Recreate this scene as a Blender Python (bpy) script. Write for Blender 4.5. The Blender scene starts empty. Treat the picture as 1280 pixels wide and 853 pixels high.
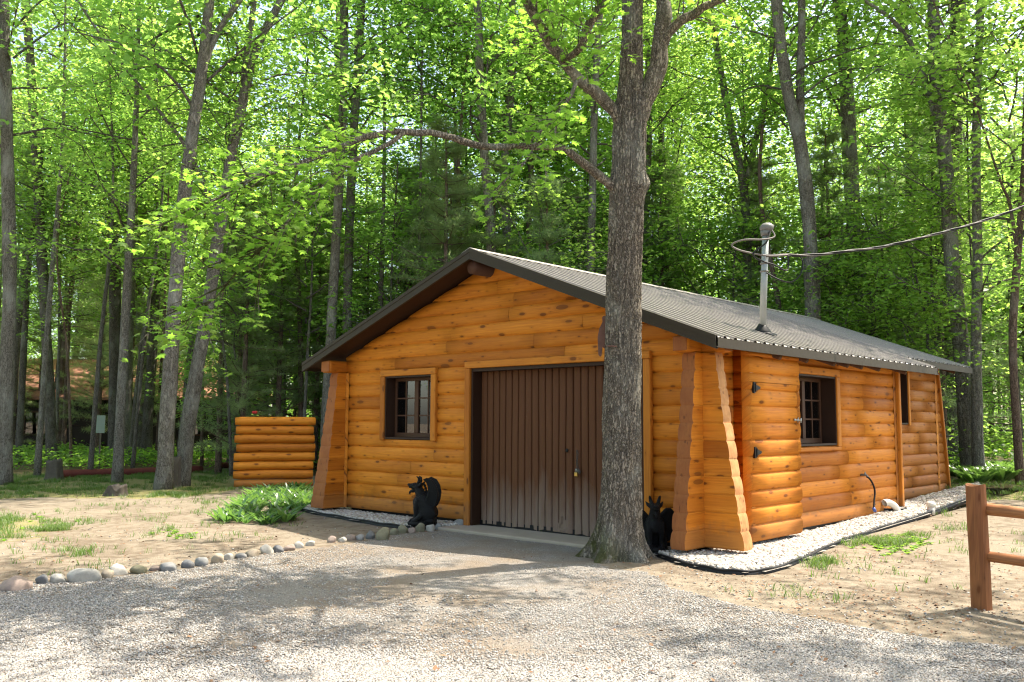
import bpy, math, random
import numpy as np
from mathutils import Vector, Matrix
R = math.radians
rng = np.random.default_rng(7)
random.seed(7)
sc = bpy.context.scene
COL = sc.collection

# ------------------------------------------------------------------ camera
CAM = np.array([5.4159, -9.0383, 1.3876]); YAW, PIT, ROL, FPX = -0.7494, 0.0912, 0.0041, 1119.6
FW = np.array([math.sin(YAW)*math.cos(PIT), math.cos(YAW)*math.cos(PIT), math.sin(PIT)])
_r = np.array([math.cos(YAW), -math.sin(YAW), 0.0]); _u = np.cross(_r, FW)
RT = _r*math.cos(ROL) + _u*math.sin(ROL); UP = -_r*math.sin(ROL) + _u*math.cos(ROL)
cam = bpy.data.cameras.new('camera'); camo = bpy.data.objects.new('camera', cam); COL.objects.link(camo)
camo.matrix_world = Matrix(((RT[0], UP[0], -FW[0], CAM[0]), (RT[1], UP[1], -FW[1], CAM[1]), (RT[2], UP[2], -FW[2], CAM[2]), (0, 0, 0, 1)))
cam.sensor_width = 36.0; cam.lens = 36.0*FPX/1280.0; cam.clip_end = 2000; cam.clip_start = 0.05
sc.camera = camo
# ------------------------------------------------------------------ light
SUN_H = np.array([0.43, 0.903]); SUN_H /= np.linalg.norm(SUN_H); EL = R(63.5)
SD = Vector((SUN_H[0]*math.cos(EL), SUN_H[1]*math.cos(EL), math.sin(EL)))
w = bpy.data.worlds.new('World'); sc.world = w; w.use_nodes = True
nt = w.node_tree; bg = nt.nodes['Background']
sky = nt.nodes.new('ShaderNodeTexSky'); sky.sky_type = 'NISHITA'; sky.sun_disc = False
sky.sun_elevation = EL; sky.sun_rotation = math.atan2(SUN_H[0], SUN_H[1]); sky.dust_density = 2.5; sky.air_density = 0.8
tint = nt.nodes.new('ShaderNodeMix'); tint.data_type = 'RGBA'; tint.blend_type = 'MULTIPLY'; tint.inputs[0].default_value = 1; tint.inputs[7].default_value = (1.08, 1.0, .86, 1)
nt.links.new(sky.outputs[0], tint.inputs[6]); nt.links.new(tint.outputs[2], bg.inputs[0]); bg.inputs[1].default_value = 0.15
sun = bpy.data.lights.new('sun', 'SUN'); sun.energy = 3.2; sun.angle = R(0.55); sun.color = (1.0, 0.93, 0.82)
so = bpy.data.objects.new('sun', sun); COL.objects.link(so); so.rotation_euler = SD.to_track_quat('Z', 'Y').to_euler()
sc.view_settings.view_transform = 'Standard'; sc.view_settings.look = 'None'
sc.view_settings.gamma = 1.0; sc.view_settings.exposure = 1.98
try:
    sc.cycles.max_bounces = 10; sc.cycles.diffuse_bounces = 7; sc.cycles.glossy_bounces = 3
    sc.cycles.transmission_bounces = 6; sc.cycles.transparent_max_bounces = 8
    sc.cycles.filter_width = 1.2; sc.cycles.use_denoising = True; sc.cycles.sample_clamp_indirect = 6.0
    sc.cycles.caustics_reflective = False; sc.cycles.caustics_refractive = False
except Exception: pass

# ------------------------------------------------------------------ helpers
def hN(*a):
    h = np.zeros_like(np.asarray(a[0], dtype=np.int64)) + 1013
    for k, v in zip((374761393, 668265263, 2147483647-5), a):
        h = (h ^ (np.asarray(v, dtype=np.int64)*k)) * 1274126177 & 0xffffffff
        h = h ^ (h >> 15)
    return (h & 0xffffff)/float(0xffffff)
def noise3(x, y, z):
    x, y, z = np.broadcast_arrays(np.asarray(x, float), np.asarray(y, float), np.asarray(z, float))
    xi, yi, zi = np.floor(x).astype(np.int64), np.floor(y).astype(np.int64), np.floor(z).astype(np.int64)
    fx, fy, fz = x-xi, y-yi, z-zi
    fx, fy, fz = fx*fx*(3-2*fx), fy*fy*(3-2*fy), fz*fz*(3-2*fz)
    r = 0
    for dx in (0, 1):
        for dy in (0, 1):
            for dz in (0, 1):
                r = r + hN(xi+dx, yi+dy, zi+dz)*(fx if dx else 1-fx)*(fy if dy else 1-fy)*(fz if dz else 1-fz)
    return r*2-1
def fbm(x, y, z=0.0, o=4):
    r, a, f = 0, 0.5, 1.0
    for i in range(o):
        r = r + a*noise3(np.asarray(x)*f+i*17.3, np.asarray(y)*f-i*9.1, np.asarray(z)*f+i*3.7); a *= .5; f *= 2.03
    return r
def sstep(a, b, x):
    t = np.clip((np.asarray(x, float)-a)/(b-a), 0, 1); return t*t*(3-2*t)
def ghm(x, y):            # macro ground height
    x = np.asarray(x, float); y = np.asarray(y, float)
    return -0.1 + 0.032*np.clip(y-3, 0, 26)*sstep(-9, -2, x) + 0.012*np.clip(y-9, 0, 30)*(1-sstep(-9, -2, x))
def gh(x, y):
    return ghm(x, y) + 0.02*fbm(np.asarray(x)*.35, np.asarray(y)*.35, 0, 3) + 0.008*fbm(np.asarray(x)*2.1, np.asarray(y)*2.1, 5, 2)
def ray(px, py): return FW + RT*(px-640)/FPX - UP*(py-426.5)/FPX
def P3(px, py, d): return CAM + ray(px, py)*d           # d = depth along the view axis
def G(px, py, dz=0.0):                                     # point of the ground seen at that pixel
    d = ray(px, py); t = 3.0
    for i in range(4000):
        p = CAM + d*t
        if p[2] <= float(ghm(p[0], p[1]))+dz: break
        t += 0.02
    return CAM + d*t
def V(p): return Vector((float(p[0]), float(p[1]), float(p[2])))

def new_mesh(name, verts, faces, mat=None, smooth=False, uv=None):
    me = bpy.data.meshes.new(name)
    verts = np.asarray(verts, np.float32).reshape(-1, 3)
    if isinstance(faces, np.ndarray):
        k = faces.shape[1]; n = faces.shape[0]
        me.vertices.add(len(verts)); me.vertices.foreach_set('co', verts.ravel())
        me.loops.add(n*k); me.loops.foreach_set('vertex_index', faces.astype(np.int32).ravel())
        me.polygons.add(n); me.polygons.foreach_set('loop_start', np.arange(0, n*k, k, dtype=np.int32))
        try: me.polygons.foreach_set('loop_total', np.full(n, k, dtype=np.int32))
        except Exception: pass
        me.update(calc_edges=True)
    else:
        me.from_pydata([tuple(map(float, v)) for v in verts], [], [tuple(int(i) for i in f) for f in faces]); me.update()
    if uv is not None:
        l = me.uv_layers.new(name='UVMap'); idx = np.zeros(len(me.loops), np.int32); me.loops.foreach_get('vertex_index', idx)
        l.data.foreach_set('uv', np.asarray(uv, np.float32)[idx].ravel())
    if smooth: me.polygons.foreach_set('use_smooth', np.ones(len(me.polygons), bool))
    if mat: me.materials.append(mat)
    return me
def link(name, me, parent=None, loc=None, rot=None, scale=None):
    o = bpy.data.objects.new(name, me); COL.objects.link(o)
    if loc is not None: o.location = V(loc)
    if rot is not None: o.rotation_euler = rot
    if scale is not None: o.scale = scale if hasattr(scale, '__len__') else (scale,)*3
    if parent: o.parent = parent
    return o
def tag(o, label=None, cat=None, group=None, kind=None):
    if label: o['label'] = label
    if cat: o['category'] = cat
    if group: o['group'] = group
    if kind: o['kind'] = kind
    return o
def thing(name, label, cat, loc=(0, 0, 0), rz=0, group=None):
    o = link(name, None, None, loc, (0, 0, rz)); return tag(o, label, cat, group)

class MB:
    def __init__(s): s.v = []; s.f = []; s.uv = []; s.n = 0
    def add(s, v, f, uv=None):
        v = np.asarray(v, float).reshape(-1, 3)
        s.v.append(v); s.f += [tuple(i+s.n for i in q) for q in f]
        s.uv.append(np.asarray(uv, float) if uv is not None else v[:, :2]+v[:, 2:3]*.7); s.n += len(v)
    def box(s, lo, hi, M=None):
        x0, y0, z0 = lo; x1, y1, z1 = hi
        v = np.array([(x0, y0, z0), (x1, y0, z0), (x1, y1, z0), (x0, y1, z0), (x0, y0, z1), (x1, y0, z1), (x1, y1, z1), (x0, y1, z1)], float)
        d = np.array(hi)-np.array(lo); ax = int(np.argmax(d)); oth = [i for i in range(3) if i != ax]
        uv = np.stack([v[:, ax]+random.random()*9, v[:, oth[0]]+v[:, oth[1]]+random.random()*9], 1)
        if M is not None: v = np.array([tuple(M @ Vector(p)) for p in v])
        s.add(v, [(3, 2, 1, 0), (4, 5, 6, 7), (0, 1, 5, 4), (1, 2, 6, 5), (2, 3, 7, 6), (3, 0, 4, 7)], uv)
    def tube(s, pts, rad, n=10, cap=True, bump=0.0, sq=None):
        pts = np.asarray(pts, float); m = len(pts); rad = np.broadcast_to(np.asarray(rad, float), (m,))
        T = np.gradient(pts, axis=0); T /= np.linalg.norm(T, axis=1)[:, None]+1e-9
        a = np.array([0, 0, 1.0]) if abs(T[0, 2]) < .9 else np.array([1.0, 0, 0])
        N = a - T[0]*(a@T[0]); N /= np.linalg.norm(N)
        vs, uvs, L = [], [], 0; u0 = random.random()*60
        for i in range(m):
            N = N - T[i]*(N@T[i]); N /= np.linalg.norm(N); B = np.cross(T[i], N)
            if i: L += np.linalg.norm(pts[i]-pts[i-1])
            th = np.arange(n)*2*math.pi/n
            rr = rad[i]*np.ones(n)
            if bump: rr = rr*(1+bump*noise3(np.cos(th)*2+pts[i, 0], np.sin(th)*2, L*3/max(rad[0], .03)*.1))
            vs.append(pts[i]+np.outer(np.cos(th)*rr, N)+np.outer(np.sin(th)*rr, B))
            uvs.append(np.stack([np.full(n, L+u0), th*rad[i]], 1))
        f = []
        for i in range(m-1):
            for j in range(n):
                k = (j+1) % n; f.append((i*n+j, i*n+k, (i+1)*n+k, (i+1)*n+j))
        if cap: f.append(tuple(range(n-1, -1, -1))); f.append(tuple((m-1)*n+j for j in range(n)))
        s.add(np.concatenate(vs), f, np.concatenate(uvs))
    def ell(s, c, r, M=None, nu=14, nv=9):
        v = [(0, 0, -1)]; f = []
        for i in range(1, nv):
            ph = -math.pi/2+math.pi*i/nv
            for j in range(nu):
                th = 2*math.pi*j/nu; v.append((math.cos(ph)*math.cos(th), math.cos(ph)*math.sin(th), math.sin(ph)))
        v.append((0, 0, 1)); e = len(v)-1
        for j in range(nu):
            k = (j+1) % nu; f.append((0, 1+k, 1+j)); f.append((e, 1+(nv-2)*nu+j, 1+(nv-2)*nu+k))
            for i in range(nv-2): f.append((1+i*nu+j, 1+i*nu+k, 1+(i+1)*nu+k, 1+(i+1)*nu+j))
        v = np.array(v)*np.asarray(r)
        if M is not None: v = v @ np.array(M.to_3x3()).T
        s.add(v+np.asarray(c), f)
    def prism(s, poly, axis, a, b):     # poly 2D ccw, extruded along axis
        n = len(poly); v = []
        for t in (a, b):
            for p in poly:
                q = [p[0], p[1]]; q.insert(axis, t); v.append(q)
        f = [tuple(range(n-1, -1, -1)), tuple(range(n, 2*n))]+[(i, (i+1) % n, n+(i+1) % n, n+i) for i in range(n)]
        s.add(v, f)
    def mesh(s, name, mat, smooth=False):
        return new_mesh(name, np.concatenate(s.v), s.f, mat, smooth, np.concatenate(s.uv))
    def build(s, name, mat, parent=None, smooth=False, loc=None, rot=None):
        return link(name, s.mesh(name, mat, smooth), parent, loc, rot)
def recalc(o):
    import bmesh
    bm = bmesh.new(); bm.from_mesh(o.data); bmesh.ops.recalc_face_normals(bm, faces=bm.faces); bm.to_mesh(o.data); bm.free()
def bevel(o, w=.006, seg=2):
    m = o.modifiers.new('bevel', 'BEVEL'); m.width = w; m.segments = seg; m.limit_method = 'ANGLE'; m.angle_limit = R(40)

# ------------------------------------------------------------------ materials
class NB:
    def __init__(s, name):
        s.m = bpy.data.materials.new(name); s.m.use_nodes = True; s.t = s.m.node_tree; s.t.nodes.clear()
        s.out = s.n('ShaderNodeOutputMaterial')
    def n(s, ty, ins=None, **kw):
        d = s.t.nodes.new(ty)
        for k, v in kw.items(): setattr(d, k, v)
        for k, v in (ins or {}).items(): s.set(d.inputs[k], v)
        return d
    def set(s, i, v):
        if isinstance(v, bpy.types.NodeSocket): s.t.links.new(v, i)
        else:
            if hasattr(i.default_value, '__len__') and not hasattr(v, '__len__'): v = (v,)*len(i.default_value)
            if hasattr(v, '__len__') and len(v) == 3 and len(i.default_value) == 4: v = (*v, 1)
            i.default_value = v
    def math(s, op, a, b=0.0, clamp=False):
        d = s.n('ShaderNodeMath', {0: a, 1: b}, operation=op); d.use_clamp = clamp; return d.outputs[0]
    def mix(s, f, a, b, bt='MIX'):
        d = s.n('ShaderNodeMix', data_type='RGBA', blend_type=bt); s.set(d.inputs[0], f); s.set(d.inputs[6], a); s.set(d.inputs[7], b); return d.outputs[2]
    def ramp(s, f, stops, interp='LINEAR'):
        d = s.n('ShaderNodeValToRGB', {0: f}); e = d.color_ramp.elements; d.color_ramp.interpolation = interp
        while len(e) < len(stops): e.new(0.5)
        for el, (p, c) in zip(e, stops):
            el.position = p; el.color = (*c, 1) if hasattr(c, '__len__') else (c, c, c, 1)
        return d.outputs[0]
    def noise(s, vec, scale, detail=4, rough=.55, dist=0.0):
        return s.n('ShaderNodeTexNoise', {'Vector': vec, 'Scale': scale, 'Detail': detail, 'Roughness': rough, 'Distortion': dist}).outputs[0]
    def vor(s, vec, scale, feature='F1', out=0, rnd=1.0):
        return s.n('ShaderNodeTexVoronoi', {'Vector': vec, 'Scale': scale, 'Randomness': rnd}, feature=feature).outputs[out]
    def scale(s, vec, sc3): return s.n('ShaderNodeVectorMath', {0: vec, 1: sc3}, operation='MULTIPLY').outputs[0]
    def add(s, a, b): return s.n('ShaderNodeVectorMath', {0: a, 1: b}, operation='ADD').outputs[0]
    def obj(s): return s.n('ShaderNodeTexCoord').outputs['Object']
    def uv(s): return s.n('ShaderNodeTexCoord').outputs['UV']
    def isl(s): return s.n('ShaderNodeNewGeometry').outputs['Random Per Island']
    def bsdf(s, **ins):
        d = s.n('ShaderNodeBsdfPrincipled')
        for k, v in ins.items(): s.set(d.inputs[k.replace('_', ' ')], v)
        return d
    def bump(s, h, strength=.5, dist=.02):
        return s.n('ShaderNodeBump', {'Height': h, 'Strength': strength, 'Distance': dist}).outputs[0]
    def fin(s, sh, disp=None):
        s.t.links.new(sh if isinstance(sh, bpy.types.NodeSocket) else sh.outputs[0], s.out.inputs[0]); return s.m

def M_log(name, base, dark, spec=.2, rough=.6, splash=True):
    b = NB(name); rnd = b.math('FRACT', b.math('ADD', b.isl(), b.n('ShaderNodeObjectInfo').outputs['Random']))
    off = b.n('ShaderNodeCombineXYZ', {0: b.math('MULTIPLY', rnd, 57.0), 1: b.math('MULTIPLY', rnd, 91.0), 2: 0.0}).outputs[0]
    uv = b.add(b.uv(), off)
    grain = b.noise(b.scale(uv, (1.6, 38.0, 1.0)), 1.0, 5, .6, .6)
    wide = b.noise(b.scale(uv, (1.1, 4.0, 1.0)), 1.0, 3)
    c = b.mix(b.ramp(grain, [(.3, 0.0), (.72, 1.0)]), dark, base)
    c = b.mix(b.math('MULTIPLY', b.ramp(wide, [(.35, 0.0), (.7, 1.0)]), .45), c, tuple(x*k for x, k in zip(base, (1.15, 1.25, 1.3))))
    tone = b.ramp(rnd, [(0, (.70, .64, .60)), (.25, (.92, .90, .88)), (.6, (1.02, 1.03, 1.02)), (1, (1.14, 1.18, 1.2))])
    c = b.mix(1.0, c, tone, 'MULTIPLY')
    kc = b.n('ShaderNodeTexVoronoi', {'Vector': b.scale(uv, (2.7, 6.3, 1.0)), 'Scale': 1.0}, feature='F1', voronoi_dimensions='2D')
    sel = b.n('ShaderNodeSeparateColor', {0: kc.outputs[1]})
    siz = b.math('MULTIPLY', b.math('SUBTRACT', sel.outputs[0], .62, True), .34)
    d = b.math('SUBTRACT', kc.outputs[0], siz)
    kn = b.ramp(d, [(0.0, 1.0), (.045, 0.0)])
    halo = b.ramp(d, [(0.0, 1.0), (.16, 0.0)])
    c = b.mix(b.math('MULTIPLY', halo, .42), c, tuple(x*.5 for x in dark))
    c = b.mix(b.math('MULTIPLY', kn, .8), c, (.12, .034, .006))
    kc2 = b.n('ShaderNodeTexVoronoi', {'Vector': b.scale(uv, (1.15, 3.1, 1.0)), 'Scale': 1.0}, feature='F1', voronoi_dimensions='2D'); s2 = b.n('ShaderNodeSeparateColor', {0: kc2.outputs[1]})
    d2 = b.math('SUBTRACT', kc2.outputs[0], b.math('MULTIPLY', b.math('SUBTRACT', s2.outputs[1], .7, True), .45))
    c = b.mix(b.math('MULTIPLY', b.ramp(d2, [(0.0, 1.0), (.10, 0.0)]), .3), c, tuple(x*.42 for x in dark)); c = b.mix(b.math('MULTIPLY', b.ramp(d2, [(-.03, 1.0), (.0, 0.0)]), .6), c, (.10, .03, .006))
    pt = b.noise(b.obj(), 1.1, 5, .65)
    c = b.mix(b.math('MULTIPLY', b.ramp(pt, [(.50, 0.0), (.72, 1.0)]), .32), c, tuple(x*y for x, y in zip(base, (.66, .60, .7))))
    if splash:
        zz = b.math('ADD', b.n('ShaderNodeSeparateXYZ', {0: b.obj()}).outputs[2], b.math('MULTIPLY', b.noise(b.obj(), 9, 4), -.35))
        c = b.mix(b.ramp(zz, [(-.2, .4), (.10, 0.0)]), c, (.20, .11, .05))
    # fine drying checks
    ck = b.noise(b.scale(uv, (3.0, 150.0, 1.0)), 1.0, 2, .5)
    c = b.mix(b.math('MULTIPLY', b.ramp(ck, [(.63, 0.0), (.68, 1.0)]), .4), c, tuple(x*.3 for x in dark))
    bp = b.bump(b.math('ADD', grain, b.math('MULTIPLY', kn, .5)), .22, .006)
    return b.fin(b.bsdf(Base_Color=c, Roughness=rough, Specular_IOR_Level=spec, Normal=bp))
LOG = M_log('orange_stained_log', (.60, .205, .018), (.40, .115, .009))
LOG2 = M_log('weathered_stained_log', (.43, .15, .024), (.27, .085, .012))
TRIM = M_log('stained_trim_board', (.56, .20, .022), (.39, .12, .012))
FENCEWOOD = M_log('brown_fence_wood', (.36, .145, .052), (.15, .052, .02), .25, .6, False)
def M_end(name='log_end_grain', A=(.26, .08, .02), B=(.42, .165, .05)):
    b = NB(name); o = b.obj()
    n = b.noise(b.scale(o, (55, 55, 9)), 1.0, 5, .65); m = b.noise(o, 4.0, 4, .6); g = b.noise(b.scale(o, (160, 160, 30)), 1.0, 3)
    c = b.mix(n, A, B); c = b.mix(b.math('MULTIPLY', b.ramp(m, [(.42, 0.0), (.66, 1.0)]), .6), c, (.24, .075, .025))
    v = b.vor(b.scale(o, (9, 9, 7)), 1.0, 'F1'); k = b.ramp(v, [(.10, 1.0), (.17, 0.0)]); c = b.mix(b.math('MULTIPLY', k, .6), c, (.09, .03, .012))
    ck = b.noise(b.scale(o, (40, 40, 3.0)), 1.0, 3, .6); cr = b.ramp(ck, [(.655, 0.0), (.69, 1.0)]); c = b.mix(b.math('MULTIPLY', cr, .6), c, (.07, .025, .01))
    c = b.mix(b.math('MULTIPLY', g, .3), c, (.2, .07, .025))
    return b.fin(b.bsdf(Base_Color=c, Roughness=.75, Specular_IOR_Level=.25, Normal=b.bump(b.math('SUBTRACT', n, cr), .5, .008)))
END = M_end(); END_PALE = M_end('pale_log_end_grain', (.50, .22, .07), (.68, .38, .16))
def M_plain(name, col, rough=.6, metal=0.0, var=.25, scale=6.0, spec=.4, bs=.15, bd=.005):
    b = NB(name); n = b.noise(b.obj(), scale, 5, .6); n2 = b.noise(b.obj(), scale*9, 3)
    c = b.mix(n, tuple(x*(1-var) for x in col), tuple(min(1, x*(1+var)) for x in col))
    c = b.mix(b.math('MULTIPLY', n2, .35), c, tuple(x*(1-var) for x in col))
    return b.fin(b.bsdf(Base_Color=c, Roughness=b.math('ADD', b.math('MULTIPLY', n2, .2), rough-.1), Metallic=metal, Specular_IOR_Level=spec, Normal=b.bump(n2, bs, bd)))
FRAME = M_plain('dark_brown_paint', (.034, .015, .008), .55, 0, .25, 6, .25)
SASH = M_plain('brown_sash_paint', (.075, .033, .016), .55, 0, .25, 6, .25)
ROOFCAP = M_plain('weathered_ridge_metal', (.36, .32, .285), .5, 0, .2, 5, .4)
SOFFIT = M_plain('brown_soffit_boards', (.05, .022, .011), .75, 0, .25, 6, .2)
BROWNEND = M_plain('brown_painted_log', (.085, .038, .022), .7, 0, .35, 14, .2)
FASCIA = M_plain('bronze_metal_trim', (.042, .032, .020), .55, .0, .12, 3.0, .2)
BLACKIRON = M_plain('black_iron', (.005, .005, .005), .5, 0, .2, 6, .25)
STEEL = M_plain('galvanised_steel', (.30, .32, .31), .45, .5, .15, 12.0)
GREYCAP = M_plain('grey_cast_metal', (.17, .163, .155), .6, .2)
CHAIN = M_plain('weathered_chain', (.10, .09, .08), .5, .6)
BRASS = M_plain('brass_lock', (.5, .33, .09), .35, .9)
BLACKRUB = M_plain('black_rubber', (.006, .006, .0065), .5, 0, .2, 6, .25)
EDGEMAT = M_plain('black_plastic_edging', (.016, .016, .017), .6, 0, .3, 9, .25)
GREYCABLE = M_plain('bare_aluminium_cable', (.15, .13, .12), .6, .2)
PVC = M_plain('white_pvc', (.68, .64, .56), .45, 0, .1)
BLUE = M_plain('blue_fitting', (.05, .09, .3), .4)
STATUE = M_plain('black_painted_stone', (.003, .003, .003), .4, 0, .5, 20, .3, .8, .02)
RUST = M_plain('rusted_steel', (.17, .085, .06), .8, 0, .35, 25)
REDLOG = M_plain('red_painted_log', (.15, .035, .028), .7, 0, .45, 4, .3, .5, .02)
STUMP = M_plain('weathered_stump_wood', (.13, .11, .09), .9, 0, .5, 9, .2, .9, .03)
CONC = M_plain('worn_concrete', (.34, .285, .22), .9, 0, .25, 3, .2, .5, .006)
SIGNW = M_plain('pale_sign_sheet', (.22, .26, .22), .6, 0, .1)
SIGNT = M_plain('faint_sign_print', (.22, .27, .24), .6, 0, .1)
HOUSEWALL = M_plain('dark_brown_siding', (.028, .018, .013), .8)
HOUSEROOF = M_plain('red_brown_shingles', (.33, .15, .10), .85, 0, .35, 4)
REDFLOWER = M_plain('red_petals', (.45, .012, .012), .5)
CURTAIN = M_plain('grey_curtain', (.34, .33, .29), .9, 0, .3, 12)
INTER = M_plain('dark_interior', (.03, .022, .016), .9)
def M_glass():
    b = NB('window_glass'); g = b.n('ShaderNodeBsdfGlossy', {'Color': (.9, .9, .9), 'Roughness': .015})
    t = b.n('ShaderNodeBsdfTransparent', {'Color': (.55, .57, .55)})
    f = b.n('ShaderNodeFresnel', {'IOR': 1.6}).outputs[0]
    mx = b.n('ShaderNodeMixShader', {0: b.math('ADD', f, .05), 1: t.outputs[0], 2: g.outputs[0]}); return b.fin(mx)
GLASS = M_glass()
def M_door():
    b = NB('brown_corrugated_door'); o = b.obj(); sp = b.n('ShaderNodeSeparateXYZ', {0: o})
    n = b.noise(b.scale(o, (9, 9, 1.2)), 1.0, 5, .65); n2 = b.noise(o, 40, 3)
    c = b.mix(n, (.080, .030, .011), (.122, .049, .020))
    hgt = b.math('ADD', sp.outputs[2], b.math('MULTIPLY', b.math('SUBTRACT', n, .5), 1.1))
    c = b.mix(b.ramp(hgt, [(.0, .9), (.22, .65), (.66, 0.0)]), c, (.20, .145, .11))
    c = b.mix(b.math('MULTIPLY', b.ramp(n2, [(.68, 0.0), (.75, 1.0)]), .35), c, (.17, .12, .09))
    return b.fin(b.bsdf(Base_Color=c, Roughness=.65, Specular_IOR_Level=.2, Normal=b.bump(n2, .15, .004)))
DOORM = M_door()
def M_roof():
    b = NB('brown_grey_metal_roof'); o = b.obj()
    n = b.noise(b.scale(o, (.8, 3.5, 1)), 1.0, 5, .6); n2 = b.noise(o, 14, 4, .65)
    c = b.mix(n, (.20, .175, .15), (.32, .285, .25)); c = b.mix(b.math('MULTIPLY', b.ramp(n2, [(.5, 0.0), (.75, 1.0)]), .4), c, (.44, .40, .36))
    yy = b.math('FRACT', b.math('MULTIPLY', b.math('ADD', b.n('ShaderNodeSeparateXYZ', {0: o}).outputs[1], .4), 1/.23))
    ln = b.ramp(yy, [(.0, 0.0), (.60, 0.0), (.635, 1.0), (.69, 1.0), (.73, 0.0), (.90, 0.0), (.935, .9), (.97, .9), (1, 0.0)])
    c = b.mix(b.math('MULTIPLY', ln, b.math('ADD', b.math('MULTIPLY', n, .6), .35)), c, (.035, .029, .024))
    return b.fin(b.bsdf(Base_Color=c, Roughness=b.math('ADD', b.math('MULTIPLY', n2, .22), .26), Specular_IOR_Level=.8, Normal=b.bump(n2, .04, .01)))
ROOF = M_roof()
def M_bark(name, a, c2, lich, sc=1.0, moss=False, strength=.9):
    b = NB(name); o = b.obj()
    st = b.scale(o, (22*sc, 22*sc, 5*sc))
    v = b.vor(b.add(st, b.scale(b.n('ShaderNodeTexNoise', {'Vector': b.scale(o, (5*sc, 5*sc, 3*sc)), 'Detail': 3.0}).outputs[1], (2.5, 2.5, 2.5))), 1.0, 'DISTANCE_TO_EDGE')
    n = b.noise(b.scale(o, (26*sc, 26*sc, 8*sc)), 1.0, 6, .7); m = b.noise(b.scale(o, (2.2, 2.2, 1.3)), 1.0, 5, .65)
    h = b.math('ADD', b.ramp(v, [(0, 0.0), (.22, 1.0)]), b.math('MULTIPLY', n, .7))
    c = b.mix(b.ramp(h, [(.25, 0.0), (1.2, 1.0)]), tuple(x*.13 for x in a), c2); c = b.mix(b.math('MULTIPLY', n, .6), c, a)
    c = b.mix(b.math('MULTIPLY', b.ramp(m, [(.5, 0.0), (.66, 1.0)]), .65), c, lich)
    if moss:
        z = b.n('ShaderNodeSeparateXYZ', {0: o}).outputs; g = b.noise(o, 5, 4)
        zz = b.math('ADD', z[2], b.math('ADD', b.math('MULTIPLY', z[0], .9), b.math('MULTIPLY', z[1], .6)))
        k = b.math('MULTIPLY', b.ramp(zz, [(.0, 1.0), (.32, 0.0)]), b.ramp(g, [(.38, 0.0), (.54, 1.0)]))
        c = b.mix(b.math('MULTIPLY', k, .85), c, (.07, .075, .012))
    return b.fin(b.bsdf(Base_Color=c, Roughness=.92, Specular_IOR_Level=.2, Normal=b.bump(h, strength, .02)))
BARK = M_bark('grey_oak_bark', (.14, .122, .10), (.27, .245, .205), (.36, .36, .315))
BARKD = M_bark('dark_bark', (.10, .085, .07), (.19, .165, .14), (.25, .25, .215))
BARKP = M_bark('reddish_pine_bark', (.13, .085, .06), (.22, .15, .115), (.24, .2, .17))
BARKM = M_bark('maple_bark', (.145, .115, .085), (.36, .305, .235), (.38, .365, .30), 1.5, True, 1.0)
def M_leaf(name, a, b2, tr, k=.45, rough=.45, spec=.35):
    b = NB(name); r = b.isl(); oi = b.n('ShaderNodeObjectInfo').outputs['Random']
    c = b.mix(r, a, b2); c = b.mix(b.math('MULTIPLY', oi, .5), c, tuple(x*y for x, y in zip(b2, (.75, .9, 1.2))))
    t = b.mix(r, tuple(x*.75 for x in tr), tuple(min(1, x*1.15) for x in tr)); t = b.mix(b.math('MULTIPLY', oi, .45), t, (tr[0]*.55, tr[1]*.85, tr[2]))
    p = b.bsdf(Base_Color=c, Roughness=rough, Specular_IOR_Level=spec); q = b.n('ShaderNodeBsdfTranslucent', {'Color': t})
    return b.fin(b.n('ShaderNodeMixShader', {0: k, 1: p.outputs[0], 2: q.outputs[0]}))
LEAF_MAPLE = M_leaf('maple_leaf', (.075, .155, .024), (.115, .21, .04), (.42, .70, .075), .55)
LEAF = M_leaf('broad_leaf', (.09, .165, .032), (.14, .225, .05), (.52, .76, .13), .58)
LEAFD = M_leaf('dark_broad_leaf', (.08, .15, .032), (.125, .20, .05), (.48, .70, .12), .56)
NEEDLE = M_leaf('pine_needle', (.14, .175, .08), (.20, .235, .115), (.60, .72, .26), .52, .6)
FERN = M_leaf('fern_leaf', (.08, .155, .025), (.13, .21, .04), (.42, .66, .07), .53)
LILY = M_leaf('lily_leaf', (.055, .12, .03), (.09, .165, .05), (.24, .42, .07), .42, .3, .7)
GRASS = M_leaf('grass_blade', (.065, .12, .02), (.12, .165, .035), (.18, .30, .035), .4)
def M_stone(name, cols, bsc=30, dark=.6):
    b = NB(name); r = b.isl(); o = b.obj()
    st = [(i/(len(cols)-1), c) for i, c in enumerate(cols)]
    c = b.ramp(r, st); n = b.noise(o, bsc, 5, .7); m = b.noise(o, bsc*.2, 3)
    c = b.mix(b.math('MULTIPLY', b.ramp(n, [(.4, 0.0), (.7, 1.0)]), .4), c, b.mix(1.0, c, (dark,)*3, 'MULTIPLY'))
    c = b.mix(b.math('MULTIPLY', b.ramp(m, [(.5, 0.0), (.7, 1.0)]), .3), c, b.mix(1.0, c, (1.3, 1.25, 1.2), 'MULTIPLY'))
    return b.fin(b.bsdf(Base_Color=c, Roughness=.8, Specular_IOR_Level=.3, Normal=b.bump(n, .25, .01)))
WHITEST = M_stone('white_river_pebbles', [(.38, .35, .30), (.52, .49, .44), (.27, .215, .16), (.46, .435, .40), (.21, .185, .16), (.52, .48, .42)])
DRIVEST = M_stone('crushed_gravel', [(.255, .245, .225), (.36, .345, .317), (.165, .16, .148), (.30, .26, .21), (.46, .44, .405), (.245, .19, .14), (.31, .297, .273)])
DRYLEAF = M_stone('dry_leaves', [(.15, .075, .04), (.24, .14, .075), (.10, .055, .03)])
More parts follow.
